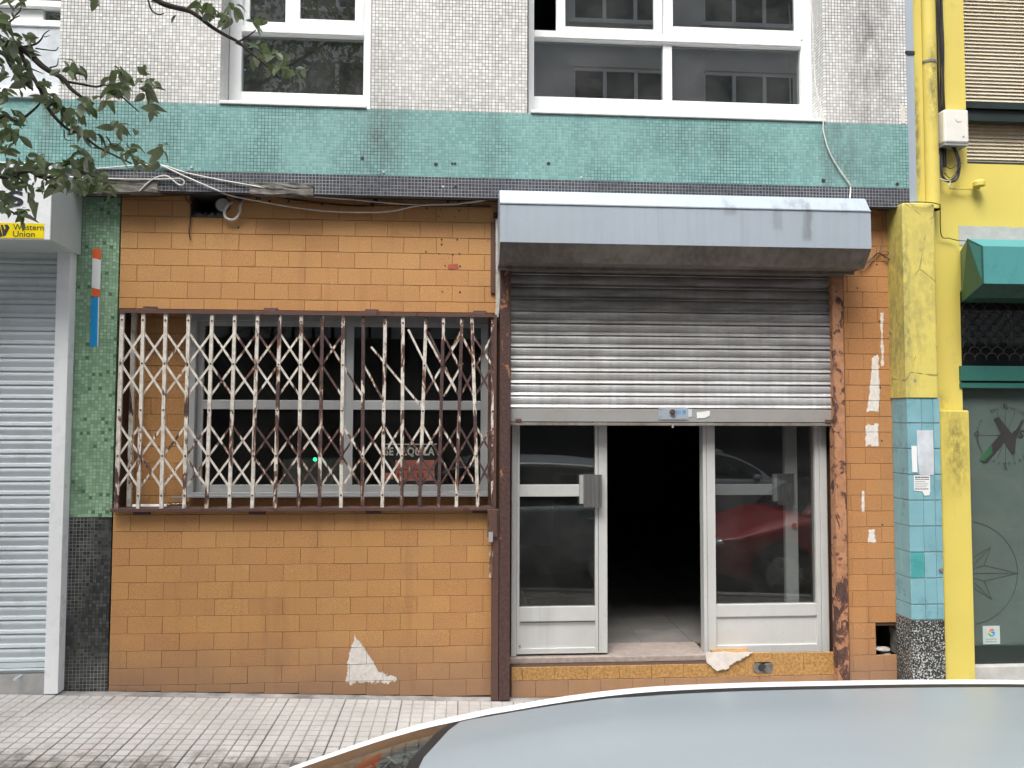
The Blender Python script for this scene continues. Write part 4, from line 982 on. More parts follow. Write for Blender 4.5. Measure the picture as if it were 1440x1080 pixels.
# ---------------------------------------------------------------- left neighbour: money transfer shop
ls = thing('grey_roller_shutter', 'clean pale grey roller shutter closed, at the left edge beside the green mosaic', 'shutter', (-2.6, -.03, .1))
LX1 = W(84, 700, -.03)[0]
zs0 = W(30, 945, -.03)[1]
lprf = [(0, 1.0), (-.008, .95), (-.012, .82), (-.012, .72), (-.004, .45), (-.001, .38), (-.001, .33), (-.013, .27), (-.015, .10), (-.011, .05), (.0, .0), (.006, 0), (.006, 1.0)]
lsp = .0785
lm = slat_mesh('slat', -4.2, LX1+.02, lsp, lprf, nx=1, amp=0); lm.materials.append(M['shutter_blue'])
zc = W(30, 931, -.03)[1]; z = zc
while z < 2.62:
    o = bpy.data.objects.new('slat', lm); C.objects.link(o); o.parent = ls; o.location = Vector((0, -.03, z)) - ls.location; z += lsp
b = MB().box(-4.2, LX1+.02, -.045, -.025, zs0+.028, zc).box(-4.2, LX1+.02, -.065, -.03, zs0+.018, zs0+.024).box(-4.2, LX1+.02, -.05, -.025, zs0, zs0+.017); b.build('bottom_bar', M['shutter_blue'], ls, bevel=.002)
MB().tube([W3(31, 949, -.05), W3(20, 956, -.12)], .006, 8).build('latch_bolt', M['shutter_blue'], ls)
a0_, a1_ = W(64, 900, -.07)[0], W(83.5, 900, -.07)[0]
MB().box(a0_, a1_, -.072, .0, ground(-2.4)+.002, W(60, 352, -.07)[1]).build('guide_rail', M['sign_white'], ls, bevel=.002)
MB().box(-4.2, LX1+.02, -.06, .1, ground(-3)-.1, zs0-.002).build('threshold', M['concrete_light'], ls)
sb = thing('shop_sign_box', 'white projecting sign box with a yellow panel at the left edge', 'sign', W3(40, 350, -.3))
sx1, sz0, sz1 = W(71, 330, -.38)[0], W(40, 337, -.38)[1], W(40, 262, -.38)[1]
sbz = W(90, 356, -.1)[1]
xw = W(116, 300, -.006)[0]
v = [(-4.2, -.38, sz0), (sx1, -.38, sz0), (sx1, -.38, sz1+.15), (-4.2, -.38, sz1+.15)]
b = MB().box(-4.2, sx1, -.385, -.37, sz0, sz1+.13); b.build('sign_face', M['sign_white'], sb, bevel=.003)
b = MB().add([(sx1, -.37, sz0+.002), (xw, -.01, sz0-.002), (xw, -.01, sz1+.12), (sx1, -.37, sz1+.12)], [(0, 1, 2, 3)]).add([(-4.2, -.37, sz0+.002), (sx1, -.37, sz0+.002), (xw, -.01, sz0-.002), (-4.2, -.01, sz0-.002)], [(0, 3, 2, 1)]).add([(-4.2, -.37, sz1+.12), (sx1, -.37, sz1+.12), (xw, -.01, sz1+.12), (-4.2, -.01, sz1+.12)], [(0, 1, 2, 3)])
b.build('sign_case', M['sign_grey'], sb)
YQ = -.386
a = R(-40, 313.5, 62, 334.5, YQ); pn = MB().box(a[0], a[1], YQ-.001, YQ, a[2], a[3]).build('yellow_panel', M['wu_yellow'], sb)
text('Western', *R(18.5, 315.5, 61.5, 323.5, YQ-.001), YQ-.001, 'lettering', M['board_black'], pn); text('Union', *R(18.5, 325, 49, 333, YQ-.001), YQ-.001, 'lettering', M['board_black'], pn)
def poly2(name, pts, Y, mat, par):
    return poly(name, pts, Y, mat, par, .001)
poly2('emblem', [(-7, 316), (-1, 316), (4, 332), (1, 333), (-2, 333)], YQ-.001, M['board_black'], pn)
poly2('emblem', [(1, 316), (4, 316), (6.5, 323), (8, 321), (6, 316), (11, 316), (13.5, 320), (8, 331), (4.5, 332.5)], YQ-.001, M['board_black'], pn)
text('ES', *R(-16, 268, 33, 290, YQ), YQ, 'lettering', M['navy'], sb, bold=.03)

# ---------------------------------------------------------------- blue tiled and yellow pipe casing
pc = thing('pipe_casing', 'square pipe casing, yellow above pale blue tiles and speckled terrazzo', 'column', (2.8, 0, 0))
cx0, cx1 = W(1278.5, 700, -.17)[0], W(1324.5, 700, -.17)[0]; yc = -.17
zy0 = W(1300, 559, yc)[1]; zy1 = W(1300, 286, yc)[1]; zz = W(1305, 872, yc)[1]
def rr(x0, x1, y0, y1, r, n=4):
    pts = [(x1, y1), (x0, y1), (x0-.0, y0+r*.3)]
    pts += [(x0+r*.3, y0)]
    for k in range(n+1):
        a = -pi/2 + pi/2*k/n; pts.append((x1-r+r*cos(a), y0+r+r*sin(a)))
    return pts
b = MB(); P = rr(cx0-.006, cx1+.004, yc-.006, 0, .03); n = len(P)
levels = [(zy0, 1), (zy1-.02, 1), (zy1-.006, .985), (zy1, .93)]
v = []
mx, my = (cx0+cx1)/2, -.085
for z, s in levels: v += [(mx+(x-mx)*s, my+(y-my)*s, z) for x, y in P]
b.add(v, [(k*n+i, k*n+(i+1) % n, (k+1)*n+(i+1) % n, (k+1)*n+i) for k in range(3) for i in range(n)]); b.add(v, [tuple(range(3*n, 4*n)), tuple(range(n-1, -1, -1))])
b.build('yellow_shaft', M['yellow_col'], pc)
MB().box(cx0+.006, cx1-.004, yc+.006, 0, ground(2.8)-.05, zy0-.001).build('casing_core', M['grout_pale'], pc)
cols = [cx0, cx0+.088, cx0+.162, cx1]; rh = (zy0-zz)/8.6
ztops = [zy0 - k*rh for k in range(9)] + [zz]
for k in range(9):
    z1_, z0_ = ztops[k], ztops[k+1]
    for c in range(3):
        mt = M['teal_tile'] if (k == 6 and c == 0) else M['blue_tile' if random.random() < .5 else 'blue_tile_b']
        link('tile', tile_mesh(cols[c+1]-cols[c], z1_-z0_, mt, .006, .0018), mt, pc, (cols[c], yc+.006, z0_))
    for (ya, yb_) in ((yc, yc+.10), (yc+.10, 0)):
        mt = M['blue_tile']; o = link('tile', tile_mesh(yb_-ya, z1_-z0_, mt, .006, .0016), mt, pc, (cx0+.006, yb_, z0_), rot=(0, 0, -pi/2))
zk = zz; k = 0
while zk > ground(2.8):
    z0_ = max(zk-.094, ground(2.8)); link('tile', tile_mesh(cx1-cx0, zk-z0_, M['terrazzo'], .006), M['terrazzo'], pc, (cx0, yc+.006, z0_))
    link('tile', tile_mesh(.17, zk-z0_, M['terrazzo'], .006), M['terrazzo'], pc, (cx0+.006, 0, z0_), rot=(0, 0, -pi/2)); zk = z0_
    if zk <= ground(2.8)+.01: break
# paper leftovers and notice
yp = yc-.0015
o = poly('torn_poster', [(1289, 605), (1312, 605), (1313, 636), (1313, 668), (1293, 668), (1290, 640)], yp, M['paper'], None); tag(o, 'faded grey torn poster glued to the blue tiles', 'poster')
o = poly('paper_strip', [(1281.5, 627), (1289, 627), (1290, 664), (1283, 664)], yp-.001, M['paper_white'], None); tag(o, 'narrow white paper strip stuck on the left edge of the blue tiles', 'paper')
nt = thing('notice', 'small white printed notice torn at its lower edge, on the blue tiles', 'notice', W3(1296, 690, yp))
poly('paper', [(1285, 668.5), (1307.5, 668.5), (1308, 690), (1307, 696), (1300, 697), (1297, 691), (1285.5, 690)], yp, M['paper_white'], nt)
for i, (py, w, h, mt) in enumerate(((671, 19, 1.8, 'ink'), (674, 20, 1.2, 'ink'), (677, 15, 1.0, 'ink_grey'), (679.5, 19, .8, 'ink_grey'), (682, 18, .8, 'ink_grey'), (684.5, 16, .8, 'ink_grey'), (687.5, 20, 1.2, 'ink'))):
    b = MB(); x = 1287
    while x < 1286+w:
        w2 = rnd(1.2, 3.2); a = R(x, py-h/2, min(x+w2, 1287+w), py+h/2, yp-.0015); b.box(a[0], a[1], yp-.0022, yp-.001, a[2], a[3]); x += w2+.7
    b.build('print_line', M[mt], nt)
MB().cyl(W3(1323, 801, yc-.002), (0, -1, 0), .012, .008, 10).build('bolt', M['galv_dirty'], pc)

# ---------------------------------------------------------------- yellow building on the right
yb = thing('yellow_building', 'yellow painted neighbouring building with dark framed window, at the right edge', 'building', (3.4, 0, 0))
wx0 = W(1357, 100, 0)[0]; wz0 = W(1400, 231, 0)[1]
dx0 = W(1357, 700, 0)[0]; dz1 = W(1400, 410, 0)[1]
b = MB(); holes_wall(b, 2.75, 6.5, -.3, 6.6, .0, .25, [(wx0, 5.4, wz0, 4.9), (dx0-.0, 5.0, .02, dz1)]); b.build('wall', M['yellow'], yb)
# lower pilaster
a = R(1326, 577, 1368.5, 960, -.10); xl, xr_ = W(1326, 760, -.1)[0], W(1367.5, 760, -.1)[0]
MB().box(xl, xr_, -.10, .0, ground(3), a[3]).build('pilaster', M['yellow'], yb, bevel=.008)
# patch of bare render above the awning
scar('render_patch', [W(1347, 317), W(1440, 320), W(1500, 322), W(1500, 345), W(1349, 345)], -.001, M['concrete_light'], yb, .004, 7, .002)
# window
YV = .10
b = MB(); vz = lambda p: W(1400, p, YV)[1]; vx = W(1357, 100, YV)[0]-.05
for (p1, p0) in ((154, 145), (158, 155), (164, 159), (171.5, 165), (235, 228)): b.box(vx, 5.4, YV-(.02 if p0 in (145, 165) else 0), YV+.04, vz(p1+.5), vz(p0))
uw = b.build('window', M['frame_dark'], yb)
MB().box(vx, 5.4, YV+.02, YV+.025, vz(230), vz(171)).box(vx, 5.4, YV+.02, YV+.025, vz(146), 4.9).build('pane', M['pane_yellow'], uw)
b = MB(); zc_ = vz(236)
k = 0
while zc_ < 4.85:
    dzz = .010; b.add([(vx, YV+.055, zc_), (5.4, YV+.055, zc_), (5.4, YV+.067, zc_+.0215), (vx, YV+.067, zc_+.0215)], [(0, 1, 2, 3)]); zc_ += .0245
bl = b.build('blind_slats', M['blind'], uw); bl['kind'] = 'stuff'
MB().box(vx, 5.4, YV+.10, YV+.12, vz(240), 4.9).build('blind_backing', M['curtain_b'], uw)
# downpipe, flat strip, conduit
pp = thing('downpipe', 'yellow painted round downpipe beside the black cables', 'pipe', (2.95, -.04, 3))
a0p, a1p = W(1298, 100, -.04)[0], W(1317.5, 100, -.04)[0]; rp = (a1p-a0p)/2; xc = (a0p+a1p)/2
xc -= .012; MB().tube([(xc, -.045, 2.95), (xc, -.045, 3.93), (xc, -.045, 6.5)], rp, 20).build('pipe', M['yellow'], pp)
zcl = W(1308, 90, -.04)[1]; MB().tube([(xc, -.045, zcl-.008), (xc, -.045, zcl+.008)], rp+.004, 20).box(xc-rp-.05, xc-rp, -.05, .0, zcl-.012, zcl+.002).build('clamp', M['galv_dirty'], pp)
zcl2 = W(1308, 220, -.04)[1]; MB().tube([(xc, -.045, 2.95), (xc, -.045, zcl2)], rp+.003, 20).build('socket', M['yellow'], pp)
sp_ = thing('flat_yellow_batten', 'flat yellow painted batten left of the downpipe', 'batten', (2.88, -.02, 3))
a = (W(1284, 100, -.06)[0], W(1297, 100, -.06)[0]); MB().box(a[0], a[1], -.06, .0, 2.93, 6.5).build('batten', M['yellow'], sp_)
cd = thing('grey_conduit', 'grey white vertical joint strip between the mosaic wall and the yellow building', 'strip', (2.8, -.1, 3))
a = (XR, W(1283.5, 100, -.1)[0]); MB().box(a[0]+.001, a[1], -.115, .0, zB-.01, 6.5).build('strip', M['galv'], cd)
zq = W(1277, 74, -.12)[1]; MB().box(a[0]-.008, a[1]+.004, -.120, -.10, zq-.012, zq+.012).build('clamp', M['black_metal'], cd)
# black cables
cbd = thing('cable_bundle', 'bundle of black cables beside the yellow downpipe, looped under the white box', 'cables', (3.05, -.03, 3.1))
for k in range(7):
    x = W(1319.5+k*1.25, 100, -.03)[0]; pts = []
    for i in range(13):
        z = 6.4 - i*(6.4-W(1325, 235, -.03)[1])/12; pts.append((x+rnd(-.004, .004), -.02-rnd(0, .02), z))
    MB().tube(curve_pts(pts, 3), .0045, 6).build('cable', M['cable_black'], cbd)
for k in range(7):
    w = rnd(-2, 3); pts = [W3(1336+k*.9, 203, -.05), W3(1347+w, 225, -.06), W3(1346+w*.8, 245+w, -.06), W3(1337+w, 254+w*.8, -.06), W3(1327, 250+w, -.05), W3(1322+k*.5, 235, -.04), W3(1321+k*.8, 210, -.03)]
    MB().tube(curve_pts(pts, 6), .0036, 6).build('cable', M['cable_black'], cbd)
for pts in ([(1330, 234), (1338, 237), (1350, 228)], [(1328, 243), (1338, 250), (1352, 229)]): MB().tube(curve_pts([W3(*p, -.07) for p in pts], 5), .0025, 6).build('cable', M['cable_black'], cbd)
MB().tube([W3(1321, 251, -.07), W3(1330, 254, -.075), W3(1337, 254, -.075), W3(1334, 261, -.07)], .004, 6).build('cable_tie', M['cable_white'], cbd)
jb = thing('junction_box', 'white plastic telephone junction box on the yellow wall above looped black cables', 'box', W3(1344, 202, -.05))
a = R(1327.5, 154, 1362, 201, -.09); bx = MB().box(a[0], a[1], -.095, -.0, a[2], a[3]).build('case', M['box_white'], jb, bevel=.012)
MB().box(a[0]+.002, a[1]-.002, -.088, -.004, a[2]-.014, a[2]+.002).build('base', M['ink_grey'], jb)
MB().cyl(W3(1348, 167, -.096), (0, -1, 0), .02, .0015, 20).build('knock_out', M['box_white'], jb); MB().cyl(W3(1355, 192, -.096), (0, -1, 0), .006, .0015, 8).build('screw', M['ink_grey'], jb)
lh = thing('wall_bracket', 'small yellow knob and bar fixed to the yellow wall under the junction box', 'bracket', W3(1375, 260, -.03))
x, z = W(1374.5, 258, -.03); MB().cyl((x, -.045, z-.022), (0, 0, 1), .036, .024, 16).cyl((x, -.045, z+.002), (0, 0, 1), .036, .016, 16, r2=.02).build('knob', M['yellow'], lh)
MB().tube([W3(1335, 265, -.03), W3(1355, 265.5, -.03), W3(1378, 265, -.03)], .0045, 6).build('bar', M['yellow'], lh)
# thin black wire along the casing top to the awning
w1 = MB().tube(curve_pts([W3(1322, 287, -.1), W3(1323.5, 330, -.03), W3(1335, 335, -.02), W3(1347, 338, -.03), W3(1360, 339, -.1)], 6), .003, 6).build('thin_wire', M['cable_black']); tag(w1, 'thin dark wire curving from the yellow casing to the teal shutter box', 'wire')
w1 = MB().tube(curve_pts([W3(1260, 286, -.1), W3(1285, 284, -.19), W3(1310, 285, -.19), W3(1322, 288, -.1)], 5), .003, 6).build('thin_wire', M['cable_black']); tag(w1, 'thin dark wire lying over the top of the yellow pipe casing', 'wire')

# teal shutter box, fish-scale grille, shop window
aw = thing('teal_shutter_box', 'teal painted shutter box with chamfered end above the green glass shop window', 'shutter box', W3(1400, 420, -.2))
ya = -.30; ax0 = W(1382, 380, ya)[0]; bx0 = W(1351, 380, -.0)[0]
z1a, z2a, z3a, z4a = W(1410, 337, ya+.06)[1], W(1410, 346.5, ya)[1], W(1410, 399, ya)[1], W(1410, 419, ya+.1)[1]
b = MB()
v = lambda X: [(X, .0, z1a), (X, ya+.06, z1a), (X, ya, z2a), (X, ya, z3a), (X, ya+.1, z4a), (X, 0, z4a)]
A = v(ax0); B = v(6.2)
A[0] = (bx0, 0, z1a-.02); A[5] = (bx0, 0, z4a+.0); A[1] = (ax0-.05, ya+.06, z1a); A[4] = (ax0-.03, ya+.1, z4a)
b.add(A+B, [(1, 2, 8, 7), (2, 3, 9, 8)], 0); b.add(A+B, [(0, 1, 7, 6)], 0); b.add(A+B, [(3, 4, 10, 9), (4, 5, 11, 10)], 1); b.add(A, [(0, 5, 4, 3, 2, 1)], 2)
link('shutter_case', b.mesh('case'), [M['awning'], M['awning_dark'], M['rail_green']], aw)
MB().tube([A[1], A[2], A[3], A[4]], .004, 6).tube([A[2], A[3]], .005, 6).build('edge_trim', M['awning_dark'], aw)
fg = thing('fish_scale_grille', 'black iron grille of fish-scale loops under the teal shutter box', 'grille', W3(1400, 510, -.01))
fx0 = W(1350, 470, -.01)[0]; ztp, zbt = W(1400, 405, -.01)[1], W(1400, 508, -.01)[1]; lw = .076
k = 0; zr = zbt+.005
while zr < ztp:
    xs = dx0 + .005 - (0 if k % 2 else lw/2)*0 + (lw/2 if k % 2 else 0)
    b = MB()
    while xs < 4.6:
        pts = [Vector((xs+lw/2 - cos(pi*t/10)*lw*.5, -.01, zr + sin(pi*t/10)**.75*lw*.62)) for t in range(11)]
        b.tube(pts, .0032, 5, cap=False); xs += lw
    b.build('scale_row', M['black_metal'], fg); zr += lw*.52; k += 1
sg2 = thing('green_shop_window', 'dim green glass shop window with a compass and letter X logo, at the right edge', 'window', W3(1400, 935, .1))
YX = .05; gz = lambda p: W(1400, p, YX)[1]; gx0 = W(1352, 700, YX)[0]-.03
b = MB().box(gx0, 5, -.02, .06, W(1400, 536, 0)[1], W(1400, 515, 0)[1]).box(gx0, 5, -.01, .06, W(1400, 546, 0)[1], W(1400, 538.5, 0)[1]).build('rail', M['rail_green'], sg2, bevel=.003)
MB().box(gx0, 5, YX-.02, YX+.03, gz(935), gz(907)).build('kick_panel', M['frame_dark'], sg2)
MB().box(gx0, 5, -.03, .2, ground(3.4)-.1, W(1400, 938, -.03)[1]).build('sill', M['concrete_light'], sg2)
MB().box(gx0, 5, YX, YX+.006, gz(907), gz(546)).build('pane', M['pane_green'], sg2)
MB().box(gx0, 5, YX+.18, YX+.2, gz(940), 2.9).build('inner_panel', plain('greenish_inner_film', (.055, .085, .075), .8), sg2)
MB().box(gx0, 5, YX+.001, YX+.01, gz(515), 2.9).build('transom_glass', M['opp_glass'], sg2)
for px0, px1 in ((1357, 1364), (1419, 1424)): a = R(px0, 440, px1, 487, .16); MB().box(a[0], a[1], .16, .18, a[2], a[3]).build('inner_frame', M['ink_grey'], sg2)
a = R(1424, 475, 1500, 487, .16); MB().box(a[0], a[1], .16, .18, a[2], a[3]).build('inner_frame', M['ink_grey'], sg2)
YL = YX-.0015
Xo = poly('letter_x', [(1397.5, 589), (1404.5, 586.5), (1425, 612), (1437, 590), (1439.5, 592), (1429, 617), (1427, 637), (1423, 639), (1412, 622), (1388, 651), (1381, 651), (1381, 641), (1407, 610)], YL, M['board_black'], sg2)
poly('green_brush', [(1381, 641), (1394, 625), (1396, 637), (1384, 648), (1377, 648)], YL-.0012, plain('green_print', (.03, .11, .05), .5), sg2)
text('es', *R(1423, 605, 1440, 616, YL), YL, 'lettering', M['board_black'], sg2, shear=.3)
cx_, cy_ = 1414, 612
def ringtext(s, r, a0, a1, size):
    for i, ch in enumerate(s):
        if ch == ' ': continue
        a = radians(a0 + (a1-a0)*i/(len(s)-1)); X, Z = W(cx_+r*sin(a), cy_-r*cos(a), YL)
        me = text_mesh(ch, size, 'letter', .0005); w = max(v.co.x for v in me.vertices); h = max(v.co.y for v in me.vertices)
        for v in me.vertices:
            u, q = v.co.x-w/2, v.co.y-h/2; v.co = (X+u*cos(a)+q*sin(a), YL-.001-v.co.z, Z-u*sin(a)+q*cos(a))
        link('letter', me, M['ink'], sg2)
ringtext('TOPOGRAFIA', 40, -125, -60, .022); ringtext('DELINEACION', 39, -30, 40, .022); ringtext('CATASTRO', 40, 215, 140, .022)
ringtext('N', 39, 0, .1, .05) if False else None
text('N', *R(1411, 567, 1416, 576, YL), YL, 'lettering', M['ink'], sg2); text('S', *R(1411.5, 651, 1416, 660, YL), YL, 'lettering', M['ink'], sg2); text('O', *R(1370, 607, 1377, 614, YL), YL, 'lettering', M['ink'], sg2)
def line(p, q, r=.0012, par=sg2, nm='fine_line', mt='ink'): MB().tube([W3(*p, YL), W3(*q, YL)], r, 4).build(nm, M[mt], par)
line((cx_, 578), (cx_, 650)); line((1378, cy_), (1446, cy_)); line((1402, 580), (1427, 646)); line((1427, 580), (1402, 646))
# big compass rose
c2 = (1357, 806)
MB().tube([W3(c2[0]+74*cos(radians(a)), c2[1]-73*sin(radians(a)), YL) for a in range(-80, 84, 4)], .0016, 4).build('fine_line', M['ink'], sg2)
for s in (((1431, 806), (1384, 795)), ((1431, 806), (1384, 817)), ((1384, 795), (1393, 769)), ((1384, 817), (1395, 843)), ((1393, 769), (1350, 795)), ((1395, 843), (1350, 815)), ((1431, 806), (1350, 806)), ((1384, 795), (1350, 805)), ((1384, 817), (1350, 807)), ((1393, 769), (1350, 815)), ((1395, 843), (1350, 800))): line(*s, r=.0013)
gs = thing('review_sticker', 'small white square sticker with a coloured letter G low on the green shop window', 'sticker', W3(1394, 905, YL))
a = R(1382, 880, 1406, 906, YL-.001); MB().box(a[0], a[1], YL-.002, YL-.001, a[2], a[3]).build('card', plain('pale_sticker', (.42, .52, .50), .5), gs)
gxy = W(1394, 889, YL); gr_ = .019
for (a0, a1, col) in ((45, 150, (.75, .10, .06)), (150, 205, (.8, .45, .02)), (205, 300, (.05, .4, .12)), (300, 360, (.06, .2, .7))):
    pts = [(gxy[0]+gr_*cos(radians(a0+(a1-a0)*k/8)), YL-.003, gxy[1]+gr_*sin(radians(a0+(a1-a0)*k/8))) for k in range(9)]
    MB().tube(pts, .0042, 6).build('letter_g', plain('sticker_ink', col, .5), gs)
MB().box(gxy[0], gxy[0]+gr_, YL-.005, YL-.002, gxy[1]-.004, gxy[1]+.004).build('letter_g', plain('sticker_ink', (.06, .2, .7), .5), gs)
for py in (898, 901.5): a = R(1386, py, 1402, py+1.2, YL-.002); MB().box(a[0], a[1], YL-.003, YL-.002, a[2], a[3]).build('print_line', M['ink_grey'], gs)

# ---------------------------------------------------------------- cables on the facade
def cable(pts, Y, r, mat, label, n=6, dy=None):
    P = [W3(p[0], p[1], Y if len(p) < 3 else p[2]) for p in pts]
    o = MB().tube(curve_pts(P, n), r, 8).build('cable', mat); tag(o, label, 'cable', 'cables strung over the shop front'); return o
YC = YF-.012
cable([(-60, 240), (80, 240), (150, 236), (200, 232), (230, 233), (262, 243), (310, 253), (360, 262), (430, 275, -.1), (500, 281, -.05), (570, 287, -.03), (640, 286, -.03), (675, 283, -.04), (703, 275, -.1)], YC, .0042, M['cable_white'], 'upper white cable sagging along the dark mosaic band to the shutter housing')
cable([(228, 233), (258, 247), (292, 262), (325, 275, -.1), (365, 283, -.06), (410, 291, -.04), (460, 297, -.03), (510, 298.5, -.03), (550, 297, -.03), (590, 289, -.03), (640, 287, -.035), (680, 281, -.06), (703, 277, -.1)], YC-.004, .0046, M['cable_white'], 'lower white cable hanging across the top row of brown tiles')
cable([(60, 245), (120, 250), (180, 252), (230, 252), (252, 251), (259, 255), (257, 260), (250, 259), (238, 249), (228, 247), (215, 252), (205, 260), (196, 269)], YC-.006, .0038, M['cable_white'], 'short white cable with a curled loop on the dark band at the left')
cable([(330, 283, .02), (322, 287, -.02), (316, 296, -.03), (317, 305, -.03), (324, 309, -.03), (332, 307, -.03), (337, 298, -.03), (338, 288, -.02), (341, 281, .02)], YC, .008, M['cable_white'], 'thick pale hose bent into a U beside the dark hole')
cable([(255, 262, -.11), (262, 280, -.02), (268, 288, -.012), (268, 310, -.012), (266, 328, -.012), (268, 338, -.012)], -.012, .003, M['cable_black'], 'thin black cable dangling below the hole with a bare end')
for k, (dy_, lb) in enumerate(((0, 'upper of two thin black cables under the soffit'), (3.2, 'lower of two thin black cables under the soffit'))):
    cable([(100, 272+dy_), (180, 274+dy_), (268, 271+dy_), (340, 272-dy_*.4), (430, 282+dy_*.5), (500, 289+dy_*.3), (540, 286+dy_), (620, 287+dy_), (690, 289+dy_*.5)], -.022-.006*k, .0028, M['cable_black'], lb)
cable([(1138, -30, -.1), (1143, 40, -.1), (1147, 120, -.11), (1157, 163, YF-.01), (1158, 185), (1166, 213), (1180, 238), (1194, 258), (1196, 266), (1195, 279, -.2)], YC, .0045, M['cable_white'], 'white cable coming down past the right window to the shutter housing')
cable([(1226, 294, -.05), (1236, 298, -.04), (1241, 310, -.02), (1241, 335), (1238, 350), (1230, 360), (1218, 366), (1209, 374), (1212, 378), (1222, 372), (1232, 358), (1240, 353), (1248, 354), (1251, 360), (1247, 366), (1243, 362)], -.015, .0032, M['cable_brown'], 'brown cable looped on the tiled pier right of the shutter housing')
cable([(1222, 368), (1234, 356), (1246, 362), (1252, 366)], -.02, .003, M['cable_black'], 'black cable stub knotted into the brown loops on the pier')
md = thing('round_cap', 'grey round cap hanging at the edge of the dark hole above the grille', 'cap', W3(313, 289, -.01))
MB().cyl(W3(313, 288, -.012), (0, 1, 0), .039, .02, 24).build('disc', M['concrete_light'], md)
MB().cyl(W3(313, 288, -.006), (0, 1, 0), .046, .05, 24).build('rim', M['black_metal'], md)
jx = thing('cable_clamps', 'row of small black cable clamps under the soffit right of the hole', 'clamps', W3(350, 278, -.02))
for px, py, r in ((333, 278, .018), (338, 281, .014), (363, 278, .017), (379, 283, .008), (406, 283, .008), (453, 287, .01), (528, 281, .016), (524, 288, .014), (630, 284, .010), (645, 283, .009), (660, 289, .008)):
    bm = bmesh.new(); bmesh.ops.create_icosphere(bm, subdivisions=1, radius=r); me = bpy.data.meshes.new('clamp'); bm.to_mesh(me); bm.free(); link('clamp', me, M['black_metal'], jx, W3(px, py, -.018))

